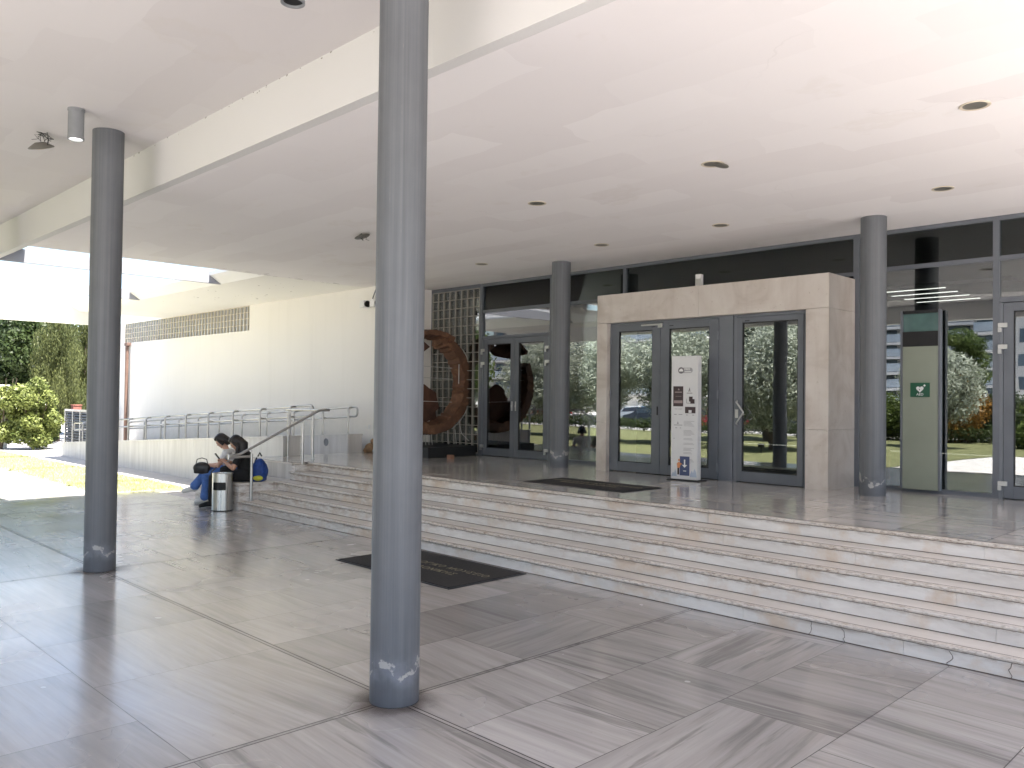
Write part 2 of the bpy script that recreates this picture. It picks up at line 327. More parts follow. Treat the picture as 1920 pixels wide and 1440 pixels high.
# ---------------------------------------------------------------- mesh builder
class MB:
    def __init__(s): s.v = []; s.f = []; s.attr = []
    def raw(s, vs, fs):
        n = len(s.v); s.v += [tuple(v) for v in vs]; s.f += [tuple(n+i for i in f) for f in fs]; return s
    def box(s, x0, x1, y0, y1, z0, z1, b=0.0):
        if b > 0 and min(x1-x0, y1-y0, z1-z0) > 2.2*b:
            bm = bmesh.new(); bmesh.ops.create_cube(bm, size=1)
            for v in bm.verts: v.co = ((x0+x1)/2+v.co.x*(x1-x0), (y0+y1)/2+v.co.y*(y1-y0), (z0+z1)/2+v.co.z*(z1-z0))
            bmesh.ops.bevel(bm, geom=bm.edges[:], offset=b, segments=2, affect='EDGES', profile=.6)
            s.bm(bm); return s
        vs = [(x, y, z) for x in (x0, x1) for y in (y0, y1) for z in (z0, z1)]
        return s.raw(vs, [(0, 1, 3, 2), (4, 6, 7, 5), (0, 4, 5, 1), (2, 3, 7, 6), (0, 2, 6, 4), (1, 5, 7, 3)])
    def bm(s, bm, mat=None):
        bm.verts.index_update()
        s.raw([(mat @ v.co if mat else v.co)[:] for v in bm.verts], [[v.index for v in f.verts] for f in bm.faces]); bm.free(); return s
    def prism(s, poly, axis, a, b):
        def q(p, t): return {'x': (t, p[0], p[1]), 'y': (p[0], t, p[1]), 'z': (p[0], p[1], t)}[axis]
        n = len(poly); vs = [q(p, a) for p in poly]+[q(p, b) for p in poly]
        fs = [tuple(range(n))[::-1], tuple(range(n, 2*n))]+[(i, (i+1) % n, n+(i+1) % n, n+i) for i in range(n)]
        return s.raw(vs, fs)
    def tube(s, pts, r, n=10, caps=True, closed=False):
        pts = [Vector(p) for p in pts]; rs = r if isinstance(r, (list, tuple)) else [r]*len(pts)
        rings = []; prev = None; N = len(pts)
        for i, p in enumerate(pts):
            if closed: d = pts[(i+1) % N]-pts[i-1]
            else: d = (pts[min(i+1, N-1)]-pts[max(i-1, 0)])
            d.normalize()
            if prev is None:
                a = Vector((0, 0, 1)) if abs(d.z) < .9 else Vector((1, 0, 0)); e1 = d.cross(a).normalized()
            else: e1 = (prev-d*prev.dot(d)).normalized()
            prev = e1; e2 = d.cross(e1)
            rings.append([p+rs[i]*(math.cos(2*math.pi*k/n)*e1+math.sin(2*math.pi*k/n)*e2) for k in range(n)])
        vs = [v for rg in rings for v in rg]; fs = []
        for i in range(N if closed else N-1):
            j = (i+1) % N
            for k in range(n): fs.append((i*n+k, i*n+(k+1) % n, j*n+(k+1) % n, j*n+k))
        if caps and not closed: fs += [tuple(range(n))[::-1], tuple((N-1)*n+k for k in range(n))]
        return s.raw(vs, fs)
    def lathe(s, prof, c=(0, 0, 0), n=32, caps=True):
        vs = []; fs = []
        for r, z in prof:
            for k in range(n): a = 2*math.pi*k/n; vs.append((c[0]+r*math.cos(a), c[1]+r*math.sin(a), c[2]+z))
        for i in range(len(prof)-1):
            for k in range(n): fs.append((i*n+k, i*n+(k+1) % n, (i+1)*n+(k+1) % n, (i+1)*n+k))
        if caps: fs += [tuple(range(n))[::-1], tuple((len(prof)-1)*n+k for k in range(n))]
        return s.raw(vs, fs)
    def ball(s, c, r, seg=14, mat=None):
        bm = bmesh.new(); bmesh.ops.create_uvsphere(bm, u_segments=seg, v_segments=max(6, seg*2//3), radius=1)
        rr = (r, r, r) if isinstance(r, (int, float)) else r
        X = Matrix.Translation(c) @ (mat if mat else Matrix()) @ Matrix.Diagonal((*rr, 1)); return s.bm(bm, X)
    def build(s, name, mat, parent=None, smooth=False, loc=None, label=None):
        me = bpy.data.meshes.new(name); me.from_pydata(s.v, [], s.f); me.materials.append(mat)
        if smooth:
            me.polygons.foreach_set('use_smooth', [True]*len(me.polygons))
            try: me.set_sharp_from_angle(angle=R(38))
            except Exception: pass
        me.update(); bm = bmesh.new(); bm.from_mesh(me); bmesh.ops.recalc_face_normals(bm, faces=bm.faces[:]); bm.to_mesh(me); bm.free()
        o = bpy.data.objects.new(name, me); COL.objects.link(o)
        if parent: o.parent = parent
        if loc: o.location = loc
        if label: o['label'] = label
        return o
def thing(name, label, cat, loc=(0, 0, 0), rz=0, group=None):
    o = bpy.data.objects.new(name, None); COL.objects.link(o); o.location = loc; o.rotation_euler = (0, 0, rz); o.empty_display_size = .1
    o['label'] = label; o['category'] = cat
    if group: o['group'] = group
    return o
def tag(o, label, cat, group=None):
    o['label'] = label; o['category'] = cat
    if group: o['group'] = group
    return o
def struct(o, kind='structure'): o['kind'] = kind; return o
def text_mb(body, size, X, depth=.002, align='LEFT', space=1.0):
    c = bpy.data.curves.new('t', 'FONT'); c.body = body; c.size = size; c.extrude = depth; c.align_x = align; c.space_character = space; c.resolution_u = 3
    o = bpy.data.objects.new('t', c); COL.objects.link(o); bpy.context.view_layer.update()
    me = bpy.data.meshes.new_from_object(o.evaluated_get(bpy.context.evaluated_depsgraph_get()))
    mb = MB(); mb.raw([(X @ v.co)[:] for v in me.vertices], [tuple(p.vertices) for p in me.polygons])
    bpy.data.objects.remove(o); bpy.data.meshes.remove(me); bpy.data.curves.remove(c); return mb

# ---------------------------------------------------------------- ground
g = MB().raw([(-600, -600, -.05), (600, -600, -.05), (600, 600, -.05), (-600, 600, -.05)], [(0, 1, 2, 3)])
struct(g.build('ground', M_sand))
# pale sunlit paving west of the marble
struct(MB().box(-60, -16.3, 2.0, 5.42, -.045, -.004).build('paved_forecourt', M_conc))
struct(MB().box(-60, -14.3, 7.1, 12.6, -.044, -.003).build('path', plain('grey_path_concrete', (.40, .39, .38), .8, 0, .12, 1.2, .3)))
struct(MB().box(-60, -16.3, 7.02, 7.10, -.043, .02).build('lawn_kerb', M_conc))

def tiled(name, mat, strips, z, th=.03, grout_z=-.006, gap=.0025, extent=None):
    """strips: list of rectangles (x0,x1,y0,y1,gap) -> one floor mesh with a separate face per tile, bevel-free, over a dark bed"""
    vs = []; fs = []; cols = []
    for (x0, x1, y0, y1, gp) in strips:
        n = len(vs); vs += [(x0+gp, y0+gp, z), (x1-gp, y0+gp, z), (x1-gp, y1-gp, z), (x0+gp, y1-gp, z)]; fs.append((n, n+1, n+2, n+3))
        c = (random.random(), random.random(), random.random(), 1.0 if x0 > -4.3 and y0 > 1 else .25); cols += [c]*4
    x0 = min(r[0] for r in strips); x1 = max(r[1] for r in strips); y0 = min(r[2] for r in strips); y1 = max(r[3] for r in strips)
    me = bpy.data.meshes.new(name); n = len(vs); vs += [(x0, y0, z+grout_z), (x1, y0, z+grout_z), (x1, y1, z+grout_z), (x0, y1, z+grout_z)]; fs.append((n, n+1, n+2, n+3)); cols += [(0, 0, 0, 1)]*4
    me.from_pydata(vs, [], fs); me.materials.append(mat); me.materials.append(M_grout); me.polygons[len(fs)-1].material_index = 1
    a = me.color_attributes.new('tile', 'FLOAT_COLOR', 'POINT'); a.data.foreach_set('color', [q for c in cols for q in c])
    o = bpy.data.objects.new(name, me); COL.objects.link(o); return o
rects = []
BX = [-19.55, -14.41, -9.27, -4.127, 1.016, 6.16]
YR = [-2.45, 3.11, 6.37]
for bi in range(len(BX)-1):
    x0, x1 = BX[bi], BX[bi+1]; w = x1-x0
    # upper band: long strips running towards the steps
    xs = [x0+.018, x0+.63] + [x0+.63+k*(w-.63-.018)/6 for k in range(1, 7)]
    off = [4.33, 4.57, 5.5, 4.9, 3.9, 5.2, 4.35]
    for k in range(len(xs)-1):
        a = xs[k]; b = xs[k+1]; j = 3.125+((k*.47+bi*.31) % 1.15)
        if bi == 3: j = {0: 4.33, 1: 3.9, 2: 4.55}.get(k, j)
        ys = [3.128]
        while j < 6.3:
            if j > 3.35: ys.append(j)
            j += 1.15
        ys.append(6.385)
        for q in range(len(ys)-1): rects.append((a, b, ys[q], ys[q+1], .0024))
    # lower band: rows across
    ys = [3.092, 1.85, .6, -.62, -1.75, -2.45]
    for q in range(len(ys)-1):
        x = x0+.018; first = .62+((q*.9+bi*.4) % 1.3); cuts = [x]
        cx = x+first
        while cx < x1-.5: cuts.append(cx); cx += 1.13
        cuts.append(x1-.018)
        for k in range(len(cuts)-1): rects.append((cuts[k], cuts[k+1], ys[q+1], ys[q], .0016))
rects += [(x-.015, x+.015, y0_, y1_, .003) for x in BX[1:5] for (y0_, y1_) in ((-2.45, 1.0), (1.0, 3.09), (3.13, 6.385))]+[(BX[k]+.015, BX[k+1]-.015, 3.095, 3.125, .003) for k in range(5)]
rects = [r for r in rects if not (r[0] < -16.25 and r[3] > 4.3 and r[1] < -16.0)]
# columns' rust rings and painted contact shadow come from a thin disc below
struct(tiled('pavement', M_pave, [r for r in rects if r[1] > -16.3 or r[3] < 4.4], 0.0))
prc = []
x = -14.2
ci = 0
while x < 7:
    w = .755; y = 7.56+.0; j = 7.56-(ci % 2)*.0
    ys = [7.612, 8.2+(ci % 3)*.32, 9.35+(ci % 3)*.32, 10.5+(ci % 3)*.3, 11.5]
    for q in range(4): prc.append((x, min(x+w, 7), ys[q], ys[q+1], .0030))
    x += w; ci += 1
struct(tiled('ledge_floor', M_podium, [(-14.2, -13.4, 7.30, 7.61, .001), (-13.4, -12.62, 7.30, 7.61, .001)], P+.001, grout_z=-.0035))
struct(tiled('podium_floor', M_podium, prc, P+.001, grout_z=-.0035))

# stains at the column feet (rust bloom plus painted contact shadow): low flat rings
def stain_shade_mat():
    t = NT('rust_and_contact_shade'); tc = t.n('TexCoord'); ln = t.n('VectorMath', operation='LENGTH'); t.l(tc.outputs['Object'], ln.inputs[0])
    n = t.noise(tc.outputs['Object'], 6, 6, .65)
    r = t.math('ADD', ln.outputs['Value'], t.math('MULTIPLY', t.math('SUBTRACT', n, .5), .22))
    a = t.ramp(r, [(.10, .65), (.19, .38), (.27, .08), (.36, 0)])
    t.set(color=t.ramp(n, [(.4, (.09, .055, .035)), (.6, (.05, .038, .03))]), rough=.55); t.l(a, t.b.inputs['Alpha']); return t.m
M_stain_shade = stain_shade_mat()

# ---------------------------------------------------------------- stairs
st = thing('staircase', 'broad white marble staircase with five worn steps and a side bench ledge', 'stairs')
Y0 = 6.375; T = .295
xl = [-12.62, -12.62, -12.50, -12.64, -12.53]; XR = 7.0
for k in range(5):
    y = Y0+k*T; z0 = k*RZ; z1 = (k+1)*RZ; x0 = xl[k]
    x1 = XR
    body = MB(); nz = .032
    cuts = [x0]; cx = x0+1.2+(k*.53 % 1.0)
    while cx < x1-.6: cuts.append(cx); cx += 1.30
    cuts.append(x1)
    for i in range(len(cuts)-1): body.box(cuts[i]+.0012, cuts[i+1]-.0012, y+.012, y+T+.05 if k < 4 else y+.12, z0-.02 if k else -.03, z1-nz-.001, .0015)
    s_ = body.build('step', M_step, st)
    # nosing slab with rounded lip
    pr = [(y+T+.03 if k < 4 else y+.03, z1-nz), (y+.002, z1-nz), (y-.012, z1-nz+.008), (y-.014, z1-.012), (y-.006, z1-.002), (y+.006, z1)] + ([(y+.045, z1), (y+.047, z1-.004), (y+.051, z1-.004), (y+.053, z1), (y+T+.03, z1)] if k < 4 else [(y+.03, z1)])
    nb = MB()
    cuts = [x0-.01]; cx = x0+.9+(k*.71 % 1.0)
    while cx < x1-.6: cuts.append(cx); cx += 1.42
    cuts.append(x1)
    npz = MB(); trd = MB()
    lip = [(y+.045, z1-nz), (y+.002, z1-nz), (y-.012, z1-nz+.008), (y-.014, z1-.012), (y-.006, z1-.002), (y+.006, z1), (y+.045, z1)]
    for i in range(len(cuts)-1):
        npz.prism(lip, 'x', cuts[i]+.001, cuts[i+1]-.001)
        if k < 4: trd.box(cuts[i]+.001, cuts[i+1]-.001, y+.050, y+T+.02, z1-nz, z1)
    npz.build('nosing', M_nose, s_)
    gl_ = MB().box(x0, x1, y+.0445, y+.0505, z1-.006, z1+.0008); gl_.box(x0, x1, y+.0075, y+.0118, z0, z0+.005); gl_.box(x0, x1, y+.006, y+.0118, z1-nz-.004, z1-nz-.0005); gl_.build('dirty_joint', M_joint, s_)
    if k < 4: trd.build('tread', M_tread, s_)
ck = MB(); rr = random.Random(12)
for cx in (-1.62, -2.02, -1.30, -2.75, -3.05, -1.05):
    z = .0; x = cx; pts = [(x, Y0+.0105, z)]
    while z < .10: z += rr.uniform(.012, .03); x += rr.uniform(-.022, .022); pts.append((x, Y0+.0105, z))
    ck.tube(pts, .0022, 4)
ck.build('cracks', M_joint, st)['kind'] = 'stuff'
# side ledge (bench) and upper cheek
ld = MB(); ld.box(-14.20, -12.60, 6.33, 7.30, -.03, RZ*3-.033, .002); ld.build('side_ledge', M_step, st)
MB().box(-14.22, -12.585, 6.315, 7.30, RZ*3-.032, RZ*3, .005).build('ledge_top', M_tread, st)
MB().box(-12.61, -12.50, 6.93, 7.30, RZ*2, RZ*3-.001, .002).build('ledge_corner', M_step, st)
MB().box(-14.20, -12.645, 7.302, 7.9, RZ*3-.02, P-.033, .002).build('cheek_wall', M_ramp, st)
MB().box(-14.22, -12.62, 7.29, 7.55, P-.032, P-.003, .004).build('cheek_cap', M_tread, st)
MB().box(-12.645, -12.535, 7.30, 7.62, RZ*4, P-.034, .002).build('upper_corner', M_step, st)
struct(MB().box(-14.19, 7, 7.75, 12.9, -.03, P-.012).build('podium', M_ramp))

# ---------------------------------------------------------------- ramp walls
sl = .0546
def rw(x): return 1.115+sl*(x+13.9)
def ramp_wall(y0, y1, xr, label, vent=False):
    o = thing('ramp_wall', label, 'ramp wall')
    b = MB(); x = xr
    xs = [xr]
    while x > -27: x -= 1.95; xs.append(max(x, -27.0))
    for i in range(len(xs)-1):
        a, c = xs[i+1]+.002, xs[i]-.002
        b.prism([(a, -.03), (c, -.03), (c, rw(c)-.036), (a, rw(a)-.036)], 'y', y0, y1)
    b.build('marble_cladding', M_ramp, o)
    MB().prism([(-27.02, rw(-27.02)-.035), (xr+.012, rw(xr)-.035), (xr+.012, rw(xr)), (-27.02, rw(-27.02))], 'y', y0-.015, y1+.015).build('coping', M_ramp, o)
    if vent:
        v = MB()
        X = Matrix.Translation((-14.98, y0-.004, .905)) @ Matrix.Rotation(R(90), 4, 'X')
        m = MB().lathe([(.062, -.004), (.078, -.004), (.082, .006), (.070, .014), (.062, .006)], n=28, caps=False)
        v.raw([(X @ Vector(p))[:] for p in m.v], m.f); d = MB().lathe([(.0, .0), (.063, .003)], n=28, caps=False); v.raw([(X @ Vector(p))[:] for p in d.v], d.f)
        v.build('round_vent', M_slat, o, True)
    return o
ramp_wall(7.93, 8.30, -14.06, 'long low pale marble wall along the outer side of the ramp')
ramp_wall(9.44, 9.78, -14.19, 'pale marble wall on the inner side of the ramp with a round vent', True)
rs = MB(); rs.prism([(-27.0, 0.0), (-14.0, P-.02), (-14.0, -.03), (-27.0, -.03)], 'y', 8.30, 9.44); struct(rs.build('ramp', M_conc))

# railings
def bend(p0, p1, p2, r, n=5):
    p0, p1, p2 = Vector(p0), Vector(p1), Vector(p2); a = (p0-p1).normalized(); b = (p2-p1).normalized(); out = []
    for i in range(n+1):
        t = i/n; q0 = p1+a*r*(1-t); q1 = p1+b*r*t; out.append(q0*(1-t)+q1*t)
    return out
def poly(pts, r):
    out = [pts[0]]
    for i in range(1, len(pts)-1): out += bend(pts[i-1], pts[i], pts[i+1], r)
    return out+[pts[-1]]
def ramp_rail(y, yo, xr, xl_, posts, label):
    o = thing('ramp_railing', label, 'railing', group='ramp railings')
    zt = lambda x: rw(x)+.555; zm = lambda x: rw(x)+.36
    loop = poly([(xl_, y+yo, zt(xl_)), (xr, y+yo, zt(xr)), (xr, y+yo, zm(xr)), (xl_, y+yo, zm(xl_))], .09)
    left = [(xl_, y+yo, zm(xl_)), (xl_-.02, y+yo, (zm(xl_)+zt(xl_))/2)]
    MB().tube(loop+[left[1]], .021, 10, closed=True).build('rail', M_rail, o, True)
    for x in posts:
        b = MB(); zb = rw(x)
        b.tube(poly([(x, y, zb-.02), (x, y, zt(x)-.012), (x, y+yo, zt(x)-.006)], .06), .020, 10)
        b.tube([(x, y, zm(x)), (x, y+yo, zm(x))], .012, 8)
        b.lathe([(.045, 0), (.045, .006), (.022, .010)], (x, y, zb), 16)
        b.build('post', M_rail, o, True)
    return o
ramp_rail(8.12, .13, -13.57, -26.9, [-14.16-k*1.16 for k in range(0, 11)], 'steel double tube railing on the outer ramp wall nearest the lawn')
ramp_rail(9.62, .10, -14.28, -26.7, [-14.46, -15.42]+[-16.61-k*1.22 for k in range(0, 9)], 'steel double tube railing on the inner ramp wall beside the building wall')

sr = thing('stair_handrail', 'slanting steel handrail at the left end of the marble steps', 'handrail')
X = -12.58
top = poly([(-14.09, 8.0, 1.60), (-12.60, 8.0, 1.61), (X, 7.78, 1.612), (X, 6.31, .895), (X, 6.14, .885), (X, 6.14, .862), (X, 6.53, .862)], .05)
MB().tube(top, .022, 12).build('rail', M_rail, sr, True)
for (px_, py_, zb, zt_) in ((-12.575, 6.53, RZ, .98), (-12.59, 7.47, RZ*4, 1.44), (-13.145, 8.0, P, 1.59), (-14.01, 8.0, P, 1.59)):
    b = MB().tube([(px_, py_, zb), (px_, py_, zt_-.07)], .0225, 12); b.tube([(px_, py_, zt_-.07), (px_, py_, zt_+.0)], .009, 8); b.lathe([(.05, 0), (.05, .006), (.024, .010)], (px_, py_, zb), 18)
    b.build('post', M_rail, sr, True)

# ---------------------------------------------------------------- columns
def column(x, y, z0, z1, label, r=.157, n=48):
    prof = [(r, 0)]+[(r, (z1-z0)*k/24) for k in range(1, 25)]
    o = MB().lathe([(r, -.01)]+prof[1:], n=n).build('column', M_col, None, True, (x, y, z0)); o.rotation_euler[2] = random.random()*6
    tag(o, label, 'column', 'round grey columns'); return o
cols = [(-9.27, 3.115, 'tall round blue-grey column left of the mat, with chipped paint at its foot'), (-4.127, 3.11, 'nearest tall round blue-grey column, standing in front of the lower mat'),
        (-14.41, 3.11, 'tall round grey column at the far end of the lower terrace'), (1.016, 3.11, 'tall round grey column behind the viewer on the right')]
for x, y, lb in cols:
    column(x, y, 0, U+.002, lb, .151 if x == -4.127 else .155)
    st_ = MB(); st_.raw([(.46*math.cos(k*.2618), .46*math.sin(k*.2618), 0) for k in range(24)], [tuple(range(24))])
    so = st_.build('stain_and_foot_shade', M_stain_shade, None, False, (x+.02, y-.03, .004)); so['kind'] = 'structure'
column(-4.127, 10.36-.02, P, L+.002, 'round grey column on the podium right of the stone portal', .150)
column(-9.27, 10.36-.04, P, L+.002, 'round grey column on the podium between the double doors and the stone portal')
column(1.016, 10.36, P, L+.002, 'round grey column on the podium beyond the right door')

# ---------------------------------------------------------------- canopy roof
cr = thing('canopy_roof', 'wide flat white concrete canopy roof over the museum entrance', 'canopy')
XE = 1.45; XW = -25.15; XRl = 1.75  # unseen right ends cut short so bounced sunlight brightens ceiling and podium
b = MB().box(-14.5, XRl, 3.73, 11.42, L, 4.60); b.box(-14.5, 9.0, 11.42, 20.5, 4.42, 4.60); b.box(1.752, 9.0, 11.2, 11.418, L, 4.60); b.build('lower_ceiling', M_ceil, cr)
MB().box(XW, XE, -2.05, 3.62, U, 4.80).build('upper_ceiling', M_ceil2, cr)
MB().box(XW, XRl, 3.62, 3.728, L, 4.80).build('beam', M_beam, cr)
MB().box(XW, XE+.3, -2.40, -2.052, L, 4.80).build('rear_beam', M_beam, cr)
MB().box(XE+.002, XE+.3, -2.05, 3.61, L, 4.80).build('side_beam', M_beam, cr)
MB().prism([(3.73, L+.002), (4.15, 4.40), (4.15, 4.46), (3.73, 4.46)], 'x', XW, -14.502).build('near_haunch', M_soff, cr)
MB().prism([(10.4, L), (7.75, L), (7.5, 4.30), (7.5, 4.37), (10.4, 4.37)], 'x', XW-.05, -14.502).build('soffit', M_soff, cr)
for x in (-16.4, -20.7):
    f = MB(); f.box(x-.035, x+.035, 3.732, 7.747, L-.004, 4.37); f.build('fin', M_fin, cr)
MB().box(-25.25, -25.03, 3.732, 8.05, 3.80, 4.37).build('edge_beam', M_soff, cr)

def flakes(name, fn, n, seed, mat):
    rr = random.Random(seed); b = MB()
    for k in range(n):
        c, ax, ay = fn(rr); m = rr.randint(5, 7); s = rr.uniform(.3, 1)
        b.raw([tuple(c+ax*(rr.uniform(.5, 1)*s*math.cos(2*math.pi*q/m))+ay*(rr.uniform(.5, 1)*s*math.sin(2*math.pi*q/m))) for q in range(m)], [tuple(range(m))])
    o = b.build(name, mat, cr); o['kind'] = 'stuff'; return o
M_flake = plain('bare_grey_plaster', (.30, .28, .26), .9)
flakes('paint_flakes', lambda q: (Vector((-14.5+abs(q.gauss(0, .12)), q.uniform(6.2, 10), L-.0015)), Vector((.018, 0, 0)), Vector((0, .10, 0))), 26, 3, M_flake)
flakes('paint_flakes', lambda q: (Vector((q.uniform(-10, -4.4), 3.6185, U-abs(q.gauss(0, .012)))), Vector((.022, 0, 0)), Vector((0, 0, .014))), 34, 4, M_flake)
flakes('paint_flakes', lambda q: (Vector((q.uniform(-21, -15), q.uniform(8.0, 9.7), L-.0015)), Vector((.05, 0, 0)), Vector((0, .03, 0))), 30, 5, M_flake)
# ---------------------------------------------------------------- wing wall
ww = thing('wing_wall', 'long cream rendered building wing wall behind the ramp', 'wall')
b = MB(); b.box(-29.0, -28.15, 10.05, 20.5, -.03, 4.138); b.box(-28.15, -19.6, 10.05, 20.5, -.03, 3.50); b.box(-19.6, -13.76, 10.05, 20.5, -.03, 4.139)
b.build('render', M_wall, ww)
wb = MB(); wg = MB()
wg.box(-28.15, -19.6, 10.13, 10.15, 3.5, 4.14)
n = 45
for i in range(n+1): x = -28.15+i*(8.55/n); wb.box(x-.007, x+.007, 10.10, 10.16, 3.5, 4.139)
for k in range(5): z = 3.5+k*.158; wb.box(-28.15, -19.6, 10.094, 10.159, z-.008, z+.008)
gb = thing('glass_block_strip', 'long horizontal strip of dusty glass blocks under the eaves of the cream wall', 'window')
wb.build('mortar', plain('pale_block_mortar', (.62, .57, .48), .8), gb); wg.build('glass', M_block, gb)
MB().box(-28.15, -19.6, 10.18, 10.20, 3.5, 4.14).build('backing', M_strip_back, gb)
o = MB().tube([(-27.6, 9.97, 3.42), (-27.6, 9.97, .05)], .055, 12); o.box(-27.72, -27.48, 9.92, 10.05, 3.40, 3.50, .01)
tag(o.build('drainpipe', plain('brown_pipe', (.17, .105, .08), .6)), 'brown drainpipe running down the far end of the cream wall', 'drainpipe')

# ---------------------------------------------------------------- sockets for doors
def rect_frame(mb, x0, x1, z0, z1, y0, y1, w, wb=None):
    wb = wb or w
    mb.box(x0, x0+w, y0, y1, z0, z1, .003); mb.box(x1-w, x1, y0, y1, z0, z1, .003)
    mb.box(x0+w, x1-w, y0, y1, z1-w, z1, .003); mb.box(x0+w, x1-w, y0, y1, z0, z0+wb, .003)
def hinge(x, y, z, parent, h=.12):
    b = MB(); b.lathe([(.012, -h/2), (.013, 0), (.012, h/2)], (x, y, z), 12); b.build('hinge', M_frame2, parent, True)
def clamp(x, y, z, parent):
    b = MB(); b.box(x-.05, x+.05, y-.03, y, z-.02, z+.035, .005); b.box(x-.05, x-.012, y-.035, y-.001, z-.075, z-.021, .004); b.build('hinge', M_alu, parent)
def pane(x0, x1, z0, z1, y, parent, mat=None, name='glass_pane'):
    return MB().box(x0, x1, y, y+.008, z0, z1).build(name, mat or M_glass, parent)
def gasket(x0, x1, z0, z1, y0, y1, parent):
    b = MB(); w = .012
    b.box(x0, x0+w, y0, y1, z0, z1); b.box(x1-w, x1, y0, y1, z0, z1); b.box(x0+w, x1-w, y0, y1, z1-w, z1); b.box(x0+w, x1-w, y0, y1, z0, z0+w); b.build('gasket', M_black, parent)
def leaf(x0, x1, z0, z1, yf, parent, side=.105, topr=.10, bot=.145, dep=.06):
    d = bpy.data.objects.new('door', None); COL.objects.link(d); d.parent = parent; d.empty_display_size = .1
    b = MB(); b.box(x0, x0+side, yf, yf+dep, z0, z1, .004); b.box(x1-side, x1, yf, yf+dep, z0, z1, .004)
    b.box(x0+side, x1-side, yf+.001, yf+dep, z1-topr, z1, .004); b.box(x0+side, x1-side, yf+.001, yf+dep, z0, z0+bot, .004)
    b.build('leaf_frame', M_frame, d)
    gx0, gx1, gz0, gz1 = x0+side, x1-side, z0+bot, z1-topr
    gasket(gx0, gx1, gz0, gz1, yf+.012, yf+.045, d); pane(gx0+.004, gx1-.004, gz0+.004, gz1-.004, yf+.026, d)
    return d

# ---------------------------------------------------------------- glazed facade
gf = thing('glazed_facade', 'tall grey metal framed glass front of the museum lobby', 'glass facade')
fy0, fy1 = FY, FY+.09
fr = MB()
fr.box(-12.25, 9.0, fy0+.002, fy1, 4.085, 4.139, .003)
MX = [(-12.25, -12.17), (-10.345, -10.19), (-8.665, -8.605), (-4.745, -4.665), (-3.045, -2.975), (-1.19, -1.11), (.70, .78), (2.6, 2.68), (4.6, 4.68), (6.9, 6.98)]
for a, c in MX: fr.box(a, c, fy0-.012, fy1, P, 4.085, .003)
TZ = [(3.555, 3.61)]
spans = [(MX[i][1], MX[i+1][0]) for i in range(len(MX)-1)]
doors = (0, 4, 7)
for i, (a, c) in enumerate(spans):
    z = 3.595 if i >= 3 else 3.553
    if i != 2: fr.box(a, c, fy0, fy1-.01, z, z+.057, .003)
    else: fr.box(a, c, fy0, fy1-.01, 3.575, 3.63, .003)
    if i in doors: fr.box(a, c, fy0, fy1-.01, 3.03 if i == 0 else 3.085, 3.085 if i == 0 else 3.15, .003)
    elif i != 2: fr.box(a, c, fy0, fy1-.01, P, P+.05, .003)
fr.build('frame', M_frame, gf)
for i, (a, c) in enumerate(spans):
    z = 3.595 if i >= 3 else 3.553
    pane(a-.0, c, z+.057, 4.085, fy0+.03, gf, M_glass_up)
    if i == 2: continue
    if i in doors: pane(a, c, 3.085 if i == 0 else 3.15, z, fy0+.03, gf)
    else: pane(a, c, P+.05, z, fy0+.03, gf)
for i in doors:
    a, c = spans[i]; zt = 3.027 if i == 0 else 3.08; mid = (a+c)/2
    a += .012; c -= .012
    b = MB(); b.box(a-.012, a+.028, fy0-.004, fy1-.02, P, zt, .002); b.build('door_jamb', M_frame2, gf); MB().box(c-.028, c+.012, fy0-.004, fy1-.02, P, zt, .002).build('door_jamb', M_frame2, gf)
    d1 = leaf(a+.032, mid-.003, P+.01, zt-.004, fy0+.002, gf); d2 = leaf(mid+.003, c-.032, P+.01, zt-.004, fy0+.002, gf)
    for z in (2.80, 2.54, .90): clamp(a+.03, fy0-.006, z, d1); clamp(c-.03, fy0-.006, z, d2)
    for dd, xx in ((d1, mid-.05), (d2, mid+.05)):
        q = MB().box(xx-.012, xx+.012, fy0-.014, fy0+.001, 1.62, 1.80, .004); q.lathe([(.010, 0), (.010, .04)], (xx, fy0-.016, 1.69), 10); q.build('lock', M_alu, dd)
    for dd, (p0, p1) in ((d1, (a+.16, mid-.12)), (d2, (mid+.12, c-.16))):
        MB().tube([(p0, fy0+.075, 1.73), (p1, fy0+.075, 1.73)], .018, 10).build('push_bar', M_rail, dd, True)

# glass screen with small cells left of the doors
gs = thing('grid_window', 'tall window of small square cells in white bars behind the rusty ring', 'window')
b = MB(); nx, nz_ = 8, 18; x0, x1 = -13.74, -12.262; z0, z1 = .76, 4.06
for i in range(nx+1): x = x0+(x1-x0)*i/nx; b.box(x-.006, x+.006, FY-.01, FY+.05, z0, z1)
for k in range(nz_+1): z = z0+(z1-z0)*k/nz_; b.box(x0, x1, FY-.014, FY+.046, z-.006, z+.006)
b.build('grid_bars', M_blockbar, gs)
b = MB(); b.box(-13.758, -13.742, FY-.02, FY+.06, P, 4.139); b.box(-13.742, -12.252, FY-.02, FY+.06, 4.068, 4.138); b.box(-13.742, -12.252, FY-.02, FY+.06, P, .752); b.build('frame', M_frame, gs)
b = MB()
for i in range(nx):
    xa = x0+(x1-x0)*i/nx+.008; xb = x0+(x1-x0)*(i+1)/nx-.008; pts = []
    for q in range(9):
        t = q/8; pts.append((xa+(xb-xa)*t, FY+.06+.09*math.sin(math.pi*t)))
    n0 = len(b.v); b.v += [(p[0], p[1], z) for z in (z0, z1) for p in pts]
    b.f += [(n0+q, n0+q+1, n0+9+q+1, n0+9+q) for q in range(8)]
b.build('ribbed_backing', M_gvoid, gs, True)
MB().box(x0, x1, FY+.02, FY+.026, z0, z1).build('glass', glass('grid_glass', (.75, .77, .74), .02, .02, .8), gs)

